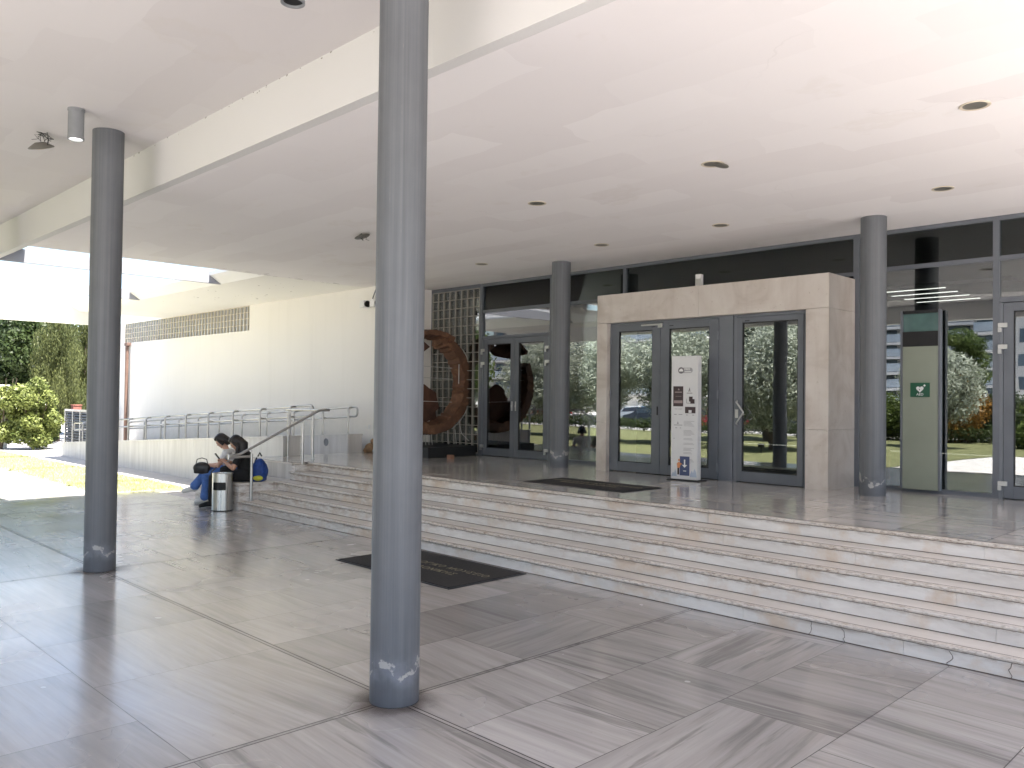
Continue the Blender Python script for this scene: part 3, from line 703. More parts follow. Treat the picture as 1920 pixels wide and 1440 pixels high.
# ---------------------------------------------------------------- stone portal with doors
po = thing('stone_portal', 'beige travertine entrance portal with three grey framed glass doors', 'entrance portal')
PF = 10.41
b = MB(); b.box(-8.56, -6.667, PF, 11.215, 3.078, 3.53, .004); b.box(-6.664, -4.72, PF, 11.215, 3.078, 3.53, .004); b.build('lintel', M_stone, po)
b = MB(); b.box(-8.56, -8.36, PF, 11.215, P, 1.497, .004); b.box(-8.56, -8.36, PF, 11.215, 1.5, 3.076, .004); b.build('jamb', M_stone, po)
b = MB(); b.box(-5.03, -4.72, PF, 11.215, P, 1.497, .004); b.box(-5.03, -4.72, PF, 11.215, 1.5, 3.076, .004); b.build('jamb', M_stone, po)
DY = 10.5
b = MB(); b.box(-8.358, -8.335, DY, DY+.08, P, 3.076, .003); b.box(-8.3355, -6.375, DY+.001, DY+.08, 3.052, 3.076, .003); b.build('door_frame', M_frame2, po); MB().box(-6.375, -6.15, DY-.004, DY+.08, P, 3.076, .004).build('side_panel', M_frame2, po); b = MB()
b.box(-6.135, -6.085, DY, DY+.08, P, 3.076, .003); b.box(-5.095, -5.032, DY, DY+.08, P, 3.076, .003); b.box(-6.085, -5.095, DY, DY+.08, 3.037, 3.076, .003); b.build('door_frame', M_frame2, po)
dA = leaf(-8.33, -7.385, P+.012, 3.048, DY-.012, po, .15, .11, .145); dB = leaf(-7.378, -6.38, P+.012, 3.048, DY-.012, po, .15, .11, .145); dC = leaf(-6.082, -5.10, P+.012, 3.033, DY-.012, po, .078, .075, .14)
for z in (2.8, 1.95, .9): hinge(-8.333, DY-.016, z, dA); hinge(-6.385, DY-.016, z, dB)
q = MB().tube(poly([(-6.075, DY-.012, 1.86), (-6.06, DY-.06, 1.845), (-5.935, DY-.085, 1.70), (-6.06, DY-.06, 1.545), (-6.075, DY-.012, 1.53)], .02), .012, 10); q.box(-6.10, -6.055, DY-.022, DY-.012, 1.62, 1.74, .006)
q.build('handle', M_alu, dC, True)
b = MB(); b.box(-7.72, -7.33, DY-.05, DY-.0125, 3.00, 3.022, .003); b.box(-7.41, -7.33, DY-.05, DY-.0125, 2.96, 3.0, .003); b.build('door_closer', M_alu, dA)
q = MB().box(-7.435, -7.415, DY-.025, DY-.0125, 1.63, 1.76, .004); q.build('lock', M_black, dA)
# small marks at the head of each leaf
for dd, xx in ((dA, -7.55), (dB, -7.22), (dC, -5.96)): MB().box(xx, xx+.07, DY-.014, DY-.0125, 2.975, 2.987).build('maker_mark', M_black, dd)

o = thing('wireless_box', 'small white box with a short aerial standing on top of the stone portal', 'wireless box', (-6.79, 10.62, 3.53))
MB().box(-.045, .045, -.04, .04, 0, .20, .008).build('case', M_white, o); MB().box(-.03, .05, -.055, -.041, .03, .13, .005).build('bracket', M_alu, o); MB().tube([(0.01, 0, .19), (0.01, 0, .27)], .006, 8).build('aerial', M_black, o)

# ---------------------------------------------------------------- lobby interior (seen through the glass)
lo = thing('lobby', 'dark museum lobby behind the glass front', 'lobby')
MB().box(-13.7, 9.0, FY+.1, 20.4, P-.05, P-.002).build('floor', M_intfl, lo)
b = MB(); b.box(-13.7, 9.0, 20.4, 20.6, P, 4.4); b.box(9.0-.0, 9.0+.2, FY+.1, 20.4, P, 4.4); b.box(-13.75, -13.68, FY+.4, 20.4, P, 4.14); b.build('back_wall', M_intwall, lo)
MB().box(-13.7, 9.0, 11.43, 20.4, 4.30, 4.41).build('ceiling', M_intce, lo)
o = thing('display_panel', 'tall sage green panel with a green sign standing against the right window', 'panel', (-3.84, 11.165, P))
MB().box(-.222, .205, -.045, .03, 0.04, 1.86, .004).build('board', M_green, o); MB().box(-.250, -.224, -.05, .035, .04, 2.32, .004).build('edge_post', M_frame, o); MB().box(.207, .232, -.05, .035, .04, 2.32, .004).build('edge_post', M_frame, o)
MB().box(-.222, .205, -.048, .034, 1.862, 2.05, .004).build('header', M_black, o); MB().box(-.222, .205, -.02, .0, 2.052, 2.28).build('top_glass', plain('teal_glass', (.10, .17, .16), .1), o); MB().box(-.222, .205, -.048, .034, 2.282, 2.32, .004).build('top_rail', M_black, o)
sg = MB().box(-.122, .112, -.056, -.051, 1.215, 1.395).build('sign', M_sign, o)
X = h = MB(); pts = []
for k in range(24):
    t = 2*math.pi*k/24; pts.append((.0028*16*math.sin(t)**3+.0-.005, 1.315+.0028*(13*math.cos(t)-5*math.cos(2*t)-2*math.cos(3*t)-math.cos(4*t))))
h.prism(pts, 'y', -.0595, -.0565); h.box(.045, .055, -.0595, -.0565, 1.345, 1.375); h.box(.035, .065, -.0594, -.0566, 1.355, 1.365)
T0 = text_mb('AED', .045, Matrix.Translation((-.005, -.0566, 1.233)) @ Matrix.Rotation(R(90), 4, 'X'), .001, 'CENTER'); h.raw(T0.v, T0.f)
h.build('sign_symbol', M_white, sg)
MB().prism([(-.012, 1.322), (.0, 1.305), (-.006, 1.305), (-.002, 1.29), (-.018, 1.312), (-.010, 1.312)], 'y', -.0605, -.0597).build('sign_bolt', M_sign, sg)
o = thing('strip_light_panel', 'dark ceiling panel with four lit strips inside the lobby', 'ceiling light', (-5.0, 15.9, 3.80))
MB().box(-1.0, 1.3, -1.3, 1.3, 0, .06).build('panel', M_dark, o)
for k in range(4): MB().box(-.85, .25, -1.05+k*.62, -1.01+k*.62, -.008, 0).build('light_strip', M_strip, o)
o = thing('lobby_bench', 'low brick bench with pale top inside the lobby', 'bench', (-5.25, 12.5, P))
MB().box(-.5, .42, -.2, .25, 0, .34).build('brick_base', M_brick, o)
for k in range(2): MB().box(-.5+k*.47, -.04+k*.46, -.22, .27, .343, .44, .006).build('top_slab', M_stone, o)
tag(MB().box(-6.90, -6.735, 10.86, 10.95, P, 2.48, .006).build('black_panel', M_black), 'narrow black upright panel behind the middle door glass', 'panel')
o = thing('lobby_sofa', 'low pale sofa inside behind the left double doors', 'sofa', (-11.6, 12.6, P))
MB().box(-.8, .8, -.4, .35, .08, .42, .05).build('seat', M_whitec, o, True); MB().box(-.8, .8, .36, .52, .08, .82, .05).build('backrest', M_whitec, o, True)

# ---------------------------------------------------------------- info kiosk
o = thing('info_kiosk', 'slim white information pillar standing in front of the middle door', 'information stand')
kc = Vector((-6.63, 10.06, P)); o.location = kc; o.rotation_euler[2] = R(7)
MB().box(-.25, .25, -.11, .16, 0, .012, .004).build('base_plate', M_black, o)
MB().box(-.205, .205, -.055, .055, .02, 1.765, .005).build('body', M_offwhite, o)
f = -.0562
def pr(x0, x1, z0, z1, mat, nm): return MB().box(x0, x1, f-.0012, f, z0, z1).build(nm, mat, o)
lg = MB(); r = .038
lg.prism([(-.05+r*math.cos(t), 1.56+r*math.sin(t)) for t in np.linspace(math.pi/2, 3*math.pi/2, 14)]+[(.085+r*math.cos(t), 1.56+r*math.sin(t)) for t in np.linspace(-math.pi/2, math.pi/2, 14)], 'y', f-.001, f)
lg.build('logo_pill', plain('mid_grey_print', (.33, .33, .34), .6), o)
lg = MB().prism([(-.055+.046*math.cos(t), 1.56+.046*math.sin(t)) for t in np.linspace(0, 2*math.pi, 24)[:-1]], 'y', f-.0022, f-.0012); lg.build('logo_disc', M_print, o)
t_ = text_mb('FREE', .042, Matrix.Translation((-.004, f-.0022, 1.563)) @ Matrix.Rotation(R(90), 4, 'X'), .0005)
w_ = MB(); w_.raw(t_.v, t_.f); w_.prism([(-.085, 1.545), (-.025, 1.545), (-.025, 1.565), (-.045, 1.585), (-.065, 1.58), (-.085, 1.565)], 'y', f-.0032, f-.0023); w_.box(0, .10, f-.0018, f-.0012, 1.535, 1.545); w_.build('logo_lettering', M_white, o)
ps = pr(-.175, -.02, 1.05, 1.335, M_poster, 'poster')
b = MB(); b.prism([(-.105, 1.28), (-.09, 1.31), (-.075, 1.28)], 'y', f-.0022, f-.0014); b.box(-.15, -.04, f-.0022, f-.0014, 1.245, 1.258); b.box(-.165, -.03, f-.0022, f-.0014, 1.095, 1.135); b.box(-.14, -.05, f-.0022, f-.0014, 1.19, 1.195); b.build('poster_print', plain('poster_grey', (.3, .24, .23), .6), ps)
b = MB(); b.prism([(.06, 1.26), (.078, 1.32), (.09, 1.26), (.084, 1.26), (.078, 1.295), (.072, 1.26)], 'y', f-.001, f); b.box(.035, .12, f-.001, f, 1.235, 1.242)
b.box(.07, .125, f-.001, f, 1.12, 1.19); b.box(.09, .155, f-.0018, f-.0005, 1.09, 1.155); b.box(.03, .088, f-.001, f, 1.095, 1.10); b.box(.03, .034, f-.001, f, 1.1, 1.16); b.box(.01, .17, f-.001, f, .955, 1.045)
b.build('device_pictures', M_poster, o); pr(.065, .11, .96, 1.0, M_offwhite, 'screen_print').location.y = -.001
b = MB(); T1 = text_mb('FREE GUIDE', .022, Matrix.Translation((-.155, f-.0006, 1.005)) @ Matrix.Rotation(R(90), 4, 'X'), .0005); b.raw(T1.v, T1.f)
for (z, xa, xb) in [(.93, -.16, -.12), (.93, -.09, -.03), (.925, .03, .05), (.925, .12, .15), (.78, -.16, -.03), (.74, -.14, -.11), (.74, -.07, -.05), (.59, -.165, -.15)]: b.box(xa, xb, f-.001, f, z, z+.01)
for g_, (zt_, n_) in enumerate([(.84, 5), (.71, 5), (.595, 2), (.53, 2), (.46, 3), (.40, 2), (.305, 4)]):
    for q in range(n_): b.box(-.01, .155-.05*((q*7+g_*3) % 4)/3, f-.001, f, zt_-q*.0165, zt_-q*.0165+.0045)
b.prism([(-.115, .80), (-.10, .84), (-.085, .80)], 'y', f-.001, f)
b.build('small_print', plain('light_grey_print', (.28, .28, .29), .6), o)
bl = pr(-.065, .085, .075, .345, M_blueprint, 'blue_picture')
b = MB(); b.prism([(.0, .30), (.0, .225), (-.03, .225), (.01, .185), (.05, .225), (.02, .225), (.02, .30)], 'y', f-.0022, f-.0014); b.box(-.01, .035, f-.0022, f-.0014, .135, .145); b.build('arrow_print', M_white, bl)
b = MB(); b.prism([(-.10, .18), (-.11, .24), (-.085, .265), (-.05, .25), (-.02, .235), (-.05, .225), (-.065, .18)], 'y', f-.0035, f-.0024); b.ball((-.075, f-.003, .29), (.016, .002, .018), 10); b.build('figure_print', M_orange, bl)
b = MB(); b.box(-.10, -.07, f-.0035, f-.0024, .085, .179); b.build('figure_legs_print', M_poster, bl)
b = MB()
for (xa, xb, h_) in ((-.195, -.14, .06), (-.16, -.11, .10), (.09, .15, .09), (.13, .195, .12)): b.prism([(xa, .06), (xb, .06), (xb-.01, .06+h_*.6), ((xa+xb)/2, .06+h_), (xa+.01, .06+h_*.5)], 'y', f-.001, f)
b.build('plant_print', M_lpale, o)

# ---------------------------------------------------------------- mats
def mat(x0, x1, y0, y1, z, label, lines, size, skew=0.0):
    cx, cy = (x0+x1)/2, (y0+y1)/2; o = thing('door_mat', label, 'mat', (cx, cy, z), skew, 'entrance mats'); w, h = (x1-x0)/2, (y1-y0)/2
    MB().box(-w, w, -h, h, .002, .009, .003).build('rubber_edge', M_matedge, o); 
    MB().box(-w+.03, w-.03, -h+.03, h-.03, .0095, .014).build('ribbed_pile', M_mat, o)
    b = MB()
    for i, tx in enumerate(lines):
        t = text_mb(tx, size, Matrix.Translation((0, .06-i*size*1.45, .0145)), .0006, 'CENTER', 1.15); b.raw(t.v, t.f)
    b.build('lettering', M_gold, o)
mat(-8.10, -6.13, 5.25, 6.33, 0, 'black doormat with gold Greek lettering lying at the foot of the steps', ['ΑΡΧΑΙΟΛΟΓΙΚΟ ΜΟΥΣΕΙΟ', 'ΘΕΣΣΑΛΟΝΙΚΗΣ'], .125)
mat(-7.94, -6.22, 8.11, 8.92, P+.001, 'brown-black doormat lying on the podium in front of the stone portal', ['ΑΡΧΑΙΟΛΟΓΙΚΟ ΜΟΥΣΕΙΟ', 'ΘΕΣΣΑΛΟΝΙΚΗΣ'], .11)

# ---------------------------------------------------------------- litter bin
o = thing('litter_bin', 'round brushed steel litter bin standing beside the marble ledge', 'litter bin', (-12.78, 6.14, 0), R(45))
r = .158; H = .60; b = MB(); n = 64; hz0, hz1 = .345, .455
rings = [0.012, hz0, hz1, H-.012]
ang0 = -math.pi/2; half = .62
for k in range(n):
    a0 = 2*math.pi*k/n; a1 = 2*math.pi*(k+1)/n; am = (a0+a1)/2
    d = (am-ang0+math.pi) % (2*math.pi)-math.pi
    for i in range(3):
        if i == 1 and abs(d) < half: continue
        b.raw([(r*math.cos(a0), r*math.sin(a0), rings[i]), (r*math.cos(a1), r*math.sin(a1), rings[i]), (r*math.cos(a1), r*math.sin(a1), rings[i+1]), (r*math.cos(a0), r*math.sin(a0), rings[i+1])], [(0, 1, 2, 3)])
b.build('shell', M_steel, o, True)
fr_ = [(ang0-half, hz0), (ang0+half, hz0), (ang0+half, hz1), (ang0-half, hz1)]
pts = []
for i in range(4):
    (a, z), (a2, z2) = fr_[i], fr_[(i+1) % 4]
    for q in range(6): t = q/6; pts.append(((r+.002)*math.cos(a+(a2-a)*t), (r+.002)*math.sin(a+(a2-a)*t), z+(z2-z)*t))
MB().tube(pts, .008, 8, closed=True).build('opening_rim', M_black, o, True)
MB().lathe([(r-.012, .02), (r-.012, H-.03)], n=40, caps=True).build('liner', M_black, o, True)
MB().lathe([(r+.004, 0), (r+.004, .014), (r-.003, .018)], n=48).build('base_ring', M_black, o, True)
MB().lathe([(r+.004, H-.016), (r+.004, H), (r-.03, H), (r-.032, H-.012), (.0, H-.014)], n=48, caps=False).build('top_rim', M_steel, o, True)

# ---------------------------------------------------------------- ceiling lamps
def downlight(x, y, i, label, tilt=False):
    o = thing('downlight', label, 'ceiling light', (x, y, L), R(random.randint(0, 90)), 'recessed ceiling lights')
    MB().lathe([(.085, 0), (.108, 0), (.111, -.004), (.104, -.008), (.085, -.004)], n=36, caps=False).build('trim_ring', plain('cream_lamp_ring', (.62, .55, .44), .5) if 'cream_lamp_ring' not in MATS else MATS['cream_lamp_ring'], o, True)
    MB().lathe([(.086, -.004), (.078, -.002), (.04, -.0015), (.0, -.001)], n=36, caps=False).build('reflector', M_brass, o, True)
    if tilt:
        q = MB().lathe([(.075, 0), (.078, .004), (.075, .008)], n=28).build('loose_cover', M_brass, o, True); q.location = (.06, -.05, -.022); q.rotation_euler = (R(8), R(10), 0)
dl = [(-2.013, 6.95, 'large round recessed ceiling light nearest the viewer, at upper right'), (-4.32, 6.97, 'recessed ceiling light with its cover hanging loose'), (-6.68, 7.0, 'round recessed ceiling light right of the nearest column'),
      (-3.036, 9.42, 'recessed ceiling light just right of the right podium column'), (-5.748, 9.48, 'recessed ceiling light above the right part of the stone portal'),
      (-7.77, 9.53, 'recessed ceiling light above the left part of the stone portal'), (-10.40, 9.55, 'small recessed ceiling light above the left double doors')]
for i, (x, y, lb) in enumerate(dl): downlight(x, y, i, lb, i == 1)
def wires(mb, c, s, n=9, seed=1):
    rr = random.Random(seed)
    for k in range(n):
        p = Vector(c); pts = [p.copy()]
        for q in range(4): p = p+Vector((rr.uniform(-s, s), rr.uniform(-s, s), -rr.uniform(0, s*.8))); pts.append(p.copy())
        mb.tube(pts, .0025, 5)
o = thing('broken_lamp', 'broken recessed lamp hanging on its wires in the low ceiling left of the nearest column', 'ceiling light', (-9.75, 6.66, L))
b = MB(); wires(b, (0, 0, 0), .04, 7, 3); b.build('wires', M_dark, o); q = MB().lathe([(.10, 0), (.11, .006), (.10, .012), (.06, .02)], n=28).build('reflector', M_brass, o, True); q.location = (0.02, 0, -.05); q.rotation_euler = (R(10), R(-14), 0)
o = thing('hanging_lamp', 'broken round lamp dangling on wires from the upper ceiling beside the lit cylinder lamp', 'ceiling light', (-9.83, 2.63, U))
b = MB(); wires(b, (0, 0, -.005), .05, 12, 5); b.tube([(.06, .03, 0), (.075, .04, -.06), (.08, .03, -.16)], .0035, 6); b.tube([(-.02, 0, 0), (-.06, 0, -.05), (-.05, .01, -.12)], .003, 6); b.build('wires', M_dark, o)
q = MB().lathe([(.125, 0), (.13, .008), (.12, .016), (.075, .045), (.05, .06)], n=30).build('lamp_dish', M_brass, o, True); q.location = (-.015, 0, -.16); q.rotation_euler = (R(18), R(14), 0)
q = MB().lathe([(.03, -.006), (.06, 0), (.09, .004), (.1, .003)], n=24, caps=False).build('lamp_insert', plain('lamp_insert', (.5, .42, .3), .5), o, True); q.location = (-.015, 0, -.168); q.rotation_euler = (R(18), R(14), 0)
o = thing('cylinder_lamp', 'lit grey cylinder lamp fixed under the upper ceiling beside the left column', 'ceiling light', (-8.76, 2.64, U))
MB().lathe([(.078, 0), (.078, -.02), (.072, -.024), (.072, -.275), (.076, -.28), (.076, -.30), (.062, -.30), (.062, -.27)], n=32, caps=False).build('housing', plain('grey_lamp_housing', (.22, .23, .24), .5), o, True)
MB().lathe([(.0, -.285), (.0615, -.285)], n=32, caps=False).build('lit_glass', M_lit, o)
o = thing('cylinder_lamp', 'grey cylinder lamp cut by the top edge of the picture', 'ceiling light', (-4.69, 2.66, U))
MB().lathe([(.078, 0), (.078, -.02), (.072, -.024), (.072, -.275), (.076, -.28), (.076, -.30), (.062, -.30), (.062, -.27)], n=32, caps=False).build('housing', MATS['grey_lamp_housing'], o, True)
MB().lathe([(.0, -.285), (.0615, -.285)], n=32, caps=False).build('lamp_glass', M_black, o)

# speakers / floodlights on the wing wall
o = thing('floodlight_pair', 'pair of small white floodlights on a bracket high on the cream wall', 'floodlight', (-14.15, 9.93, 3.78))
MB().tube([(.02, .1, .30), (.02, .02, .10), (.02, .0, .0)], .012, 8).build('bracket', M_slat, o)
for sx in (-.22, .14):
    b = MB().box(sx-.09, sx+.07, -.08, .08, -.085, .07, .012); c_ = b.build('lamp_head', M_white, o); q = MB(); m_ = MB().lathe([(.0, 0), (.055, 0), (.065, .03), (.068, .05)], n=24, caps=False)
    Xr = Matrix.Translation((sx+.075, -.02, -.01)) @ Matrix.Rotation(R(90), 4, 'Y'); q.raw([(Xr @ Vector(p))[:] for p in m_.v], m_.f); q.build('lens', M_black, c_, True)
o = MB().box(-14.36, -14.30, 10.038, 10.049, 1.19, 1.28); o.box(-14.45, -14.43, 10.038, 10.049, 1.19, 1.26); tag(o.build('paper_notice', M_white), 'torn white paper stuck low on the cream wall beside the ramp end', 'notice')

# ---------------------------------------------------------------- rusty ring exhibit
o = thing('exhibit_plinth', 'low black plinth under the rusty ring exhibit', 'plinth')
MB().box(-13.70, -12.10, 9.82, 11.02, P, P+.20, .006).build('block', M_black, o)
o = thing('ring_exhibit', 'large broken rusty brown ring shell held by thin white wires', 'exhibit', (-12.75, 10.33, 2.14))
def ringband(a0, a1, ri, ro, w, seed, n=60):
    rr = random.Random(seed); b = MB(); rows = []
    for k in range(n+1):
        a = a0+(a1-a0)*k/n; j = rr.uniform(-.025, .025); jj = rr.uniform(-.015, .015)
        row = []
        for (rad, xx) in ((ri+j, -w/2), (ro, -w/2-.02), (ro+.02+jj*.4, 0), (ro+jj*.5, w/2), (ri+.05+j, w/2+jj), (ri+j*1.3, 0)):
            row.append((xx, rad*math.cos(a), rad*math.sin(a)))
        rows.append(row)
    vs = [p for r_ in rows for p in r_]; fs = []
    for i in range(n):
        for q in range(6): fs.append((i*6+q, i*6+(q+1) % 6, (i+1)*6+(q+1) % 6, (i+1)*6+q))
    fs += [tuple(range(6)), tuple(n*6+q for q in range(6))[::-1]]; b.raw(vs, fs); return b
ringband(R(-112), R(76), .76, 1.0, .30, 3).build('ring_shell', M_rust, o, True)
ringband(R(62), R(135), .90, 1.03, .46, 8, 30).build('top_flap', M_rust, o, True)
ringband(R(150), R(245), .74, .98, .34, 5, 40).build('rear_shell', M_rust, o, True)
b = MB(); rr = random.Random(4)
pts = []
for k in range(22): a = 2*math.pi*k/22; q = 1+rr.uniform(-.16, .14); pts.append((-.05+.42*math.cos(a)*q, -.38+.36*math.sin(a)*q))
mf = plain('dark_brown_fragment', (.07, .03, .018), .85, 0, .4, 5, .5)
b.prism(pts, 'x', -.14, -.10); b.build('inner_fragment', mf, o); MB().prism([(-.75, .55), (-.05, .62), (.1, .72), (-.1, .85), (-.7, .86)], 'x', -.12, -.09).build('inner_fragment', mf, o)
MB().prism([(-.8, -.80), (.35, -.72), (.25, -.38), (-.75, -.32)], 'x', -.17, -.145).build('inner_fragment', mf, o)
b = MB()
b.tube([(.12, 1.045*math.cos(R(a)), 1.045*math.sin(R(a))) for a in range(-60, 48, 6)], .007, 6)
for z in (.34, .12, -.34, -.80): b.tube([(.10, -.98, z+.0), (.10, .52, z-.03)], .006, 6)
b.tube([(.12, .70, -.74), (.14, .76, -1.0), (.2, .98, -1.21)], .007, 6)
for y_ in (-.16, -.08, 0, .42, -.5, .62): b.tube([(.1, y_, -.92), (.12, y_+.02, -1.21)], .006, 6)
b.tube([(.1, .70, .0), (.1, .70, .42)], .008, 6)
b.build('support_wires', M_wire, o)
tag(MB().box(-11.80, -11.68, 10.02, 10.10, P+.002, P+.075, .004).build('small_carton', plain('brown_carton', (.26, .13, .08), .8)), 'small brown carton lying on the podium in front of the plinth', 'carton')
o = thing('fabric_bundle', 'brown and tan bundle lying against the cream wall beside the ramp end', 'bundle', (-13.98, 9.86, P))
b = MB()
for c_, rr_, rot in (((0, 0, .10), (.17, .10, .10), 0), ((.13, .02, .20), (.15, .09, .08), 25), ((-.08, -.02, .06), (.12, .09, .06), -20), ((.27, .0, .27), (.10, .08, .07), 10), ((.25, -.05, .11), (.07, .07, .11), 0)):
    b.ball(c_, rr_, 14, Matrix.Rotation(R(rot), 4, 'Y'))
b.build('folded_cloth', M_tan, o, True)
b = MB().ball((.38, -.02, .18), (.10, .07, .08), 14); b.build('pale_roll', plain('pale_roll', (.5, .45, .36), .8), o, True)
b = MB().ball((.30, -.06, .05), (.14, .08, .05), 12); b.build('grey_cloth', plain('grey_cloth', (.2, .21, .24), .8), o, True)

# ---------------------------------------------------------------- vegetation
def leaves(name, mat, centers, radii, count, size, seed, parent=None, aspect=.45, flat=0.0, shell=.55, loc=None, orient=None):
    """leaf cards scattered through overlapping clumps"""
    rg = np.random.default_rng(seed); centers = np.array(centers, float); radii = np.array(radii, float)
    if radii.ndim == 1: radii = np.stack([radii]*3, 1)
    vol = radii.prod(1)**(2/3); pk = rg.choice(len(centers), count, p=vol/vol.sum())
    d = rg.normal(size=(count, 3)); d /= np.linalg.norm(d, axis=1)[:, None]
    rad = (shell+(1-shell)*rg.random(count))**.8; rad *= 1+rg.normal(size=count)*.07
    c = centers[pk]+d*radii[pk]*rad[:, None]
    nrm = d*.7+rg.normal(size=(count, 3))*.65+np.array([0, 0, .35]); nrm /= np.linalg.norm(nrm, axis=1)[:, None]
    t = np.cross(nrm, rg.normal(size=(count, 3))); t /= np.linalg.norm(t, axis=1)[:, None]+1e-9
    if orient is not None:
        t = t*.45+np.array(orient); t /= np.linalg.norm(t, axis=1)[:, None]
    bt = np.cross(nrm, t); bt /= np.linalg.norm(bt, axis=1)[:, None]+1e-9
    s = size*(.6+.8*rg.random(count)); a = t*s[:, None]; b_ = bt*(s*aspect)[:, None]
    v = np.stack([c-a*.5, c+b_*.5+a*.05, c+a*.6+nrm*s[:, None]*.08, c-b_*.5+a*.05], 1).reshape(-1, 3)
    me = bpy.data.meshes.new(name); me.vertices.add(count*4); me.vertices.foreach_set('co', v.ravel())
    me.loops.add(count*4); me.loops.foreach_set('vertex_index', np.arange(count*4)); me.polygons.add(count)
    me.polygons.foreach_set('loop_start', np.arange(count)*4); me.update(calc_edges=True)
    me.materials.append(mat); at = me.color_attributes.new('leafv', 'FLOAT_COLOR', 'POINT')
    cl = rg.random(len(centers))*.45; val = np.clip(cl[pk]+rg.random(count)*.55, 0, 1)
    cc = np.ones((count, 4, 4)); cc[:, :, 0] = val[:, None]; cc[:, :, 1] = val[:, None]; at.data.foreach_set('color', cc.ravel())
    o = bpy.data.objects.new(name, me); COL.objects.link(o)
    if parent: o.parent = parent
    if loc: o.location = loc
    return o
def clumps(seed, n, cx, cy, cz, rx, ry, rz, r0, r1):
    rr = random.Random(seed); C_ = []; Rr = []
    while len(C_) < n:
        p = [rr.uniform(-1, 1) for _ in range(3)]
        if sum(q*q for q in p) > 1: continue
        C_.append((cx+p[0]*rx, cy+p[1]*ry, cz+p[2]*rz)); Rr.append(rr.uniform(r0, r1))
    return C_, Rr
def tree(name, label, cat, x, y, h, cr_, mat, count, size, seed, trunk_h=1.2, tr=.12, bark=None, group=None, aspect=.45, zsq=1.0, ncl=26, lim=6, rcl=(.32, .55)):
    o = thing(name, label, cat, (x, y, 0), 0, group); rr = random.Random(seed)
    cz = trunk_h+(h-trunk_h)/2; b = MB()
    p = [Vector((0, 0, -.05))]
    for k in range(1, 5): p.append(Vector((rr.uniform(-.08, .08)*k*tr*6, rr.uniform(-.08, .08)*k*tr*6, trunk_h*k/4)))
    b.tube(p, [tr*1.35, tr*1.1, tr, tr*.92, tr*.85], 10)
    for k in range(lim):
        a = k*2*math.pi/lim+rr.uniform(-.4, .4); e = p[-1]+Vector((math.cos(a)*cr_*.6, math.sin(a)*cr_*.6, (h-trunk_h)*rr.uniform(.35, .75))); m = (p[-1]+e)/2+Vector((rr.uniform(-.2, .2), rr.uniform(-.2, .2), .15))
        b.tube([p[-1]-Vector((0, 0, .1)), m, e], [tr*.62, tr*.38, tr*.12], 7)
    b.build('trunk', bark or M_bark, o, True)
    C_, Rr = clumps(seed, ncl, 0, 0, cz, cr_*.75, cr_*.75, (h-trunk_h)*.40, cr_*rcl[0], cr_*rcl[1])
    Rr = [(r_, r_, r_*zsq) for r_ in Rr]
    leaves('crown', mat, C_, Rr, count, size, seed+50, o, aspect)
    return o
G1 = 'trees behind the lawn on the left'
tree('broadleaf_tree', 'dark green broadleaf tree at the left edge behind the bright shrub', 'tree', -38, 9.24, 5.4, 2.2, M_dleaf, 17000, .15, 11, 1.0, .16, group=G1, aspect=.6, ncl=34, rcl=(.2, .42))
tree('broadleaf_tree', 'dark shaded tree filling the gap behind the cypress', 'tree', -41, 11.34, 5.6, 2.2, M_dleaf, 17000, .16, 12, .8, .16, M_redbark, group=G1, aspect=.6, ncl=34, rcl=(.2, .42))
def cypress(label, x, y, h, r, seed, n=26000):
    o = thing('cypress_tree', label, 'tree', (x, y, 0), 0, G1); MB().tube([(0, 0, -.05), (0, 0, h*.5), (0, 0, h*.9)], [.12, .06, .01], 9).build('trunk', M_bark, o, True)
    C_ = []; Rr = []; rr = random.Random(seed)
    for k in range(120):
        z = .9+(h-1.1)*k/119; w = r*min(1, (h-z)/(h*.45)+.2)*(.55+.45*min(1, z/1.8)); a = rr.uniform(0, 6.28); q = w*rr.uniform(.16, .34)
        qq = rr.uniform(.05, .88); C_.append((math.cos(a)*w*qq, math.sin(a)*w*qq, z)); Rr.append((q, q, q*2.4))
    leaves('crown', M_cyp, C_, Rr, n, .09, seed, o, .35, orient=(0, 0, .9))
cypress('olive-green cypress with upright feathery sprays right of the dark tree', -35, 10.10, 5.35, 1.0, 21)
cypress('narrow cypress just left of the left column', -36, 11.40, 5.5, .9, 22, 20000)
tree('broadleaf_tree', 'pale leaved tree behind the ventilation louvre', 'tree', -42, 13.4, 5.2, 1.7, M_mid, 9000, .15, 23, .8, .1, group=G1)
def shrub(name, label, x, y, h, r, mat, n, size, seed, cat='shrub', group=None, aspect=.6, ncl=18):
    o = thing(name, label, cat, (x, y, 0), 0, group); rr = random.Random(seed); b = MB()
    for k in range(6): a = k*1.05; b.tube([(0, 0, -.03), (math.cos(a)*r*.3, math.sin(a)*r*.3, h*.45), (math.cos(a)*r*.55, math.sin(a)*r*.55, h*.8)], [.03, .02, .008], 6)
    b.build('stems', M_bark, o, True)
    C_, Rr = clumps(seed, ncl, 0, 0, h*.47, r*.72, r*.72, h*.43, r*.22, r*.42); leaves('foliage', mat, C_, Rr, n, size, seed, o, aspect); return o
shrub('garden_shrub', 'bright yellow-green leafy shrub by the white gate wall', -30.5, 8.10, 2.35, .90, M_bright, 9500, .105, 31, ncl=44)
shrub('garden_shrub', 'loose sunlit branch of leaves at the left picture edge above the gate wall', -31.0, 7.3, 2.9, .75, M_bright, 3500, .11, 32)
shrub('garden_shrub', 'low dark red-stemmed bush between the shrub and the louvre', -34.0, 9.5, 1.5, .7, M_dleaf, 5000, .12, 33)
o = thing('gate_wall', 'short white rendered garden wall at the left picture edge', 'wall', (-33.0, 7.45, 0))
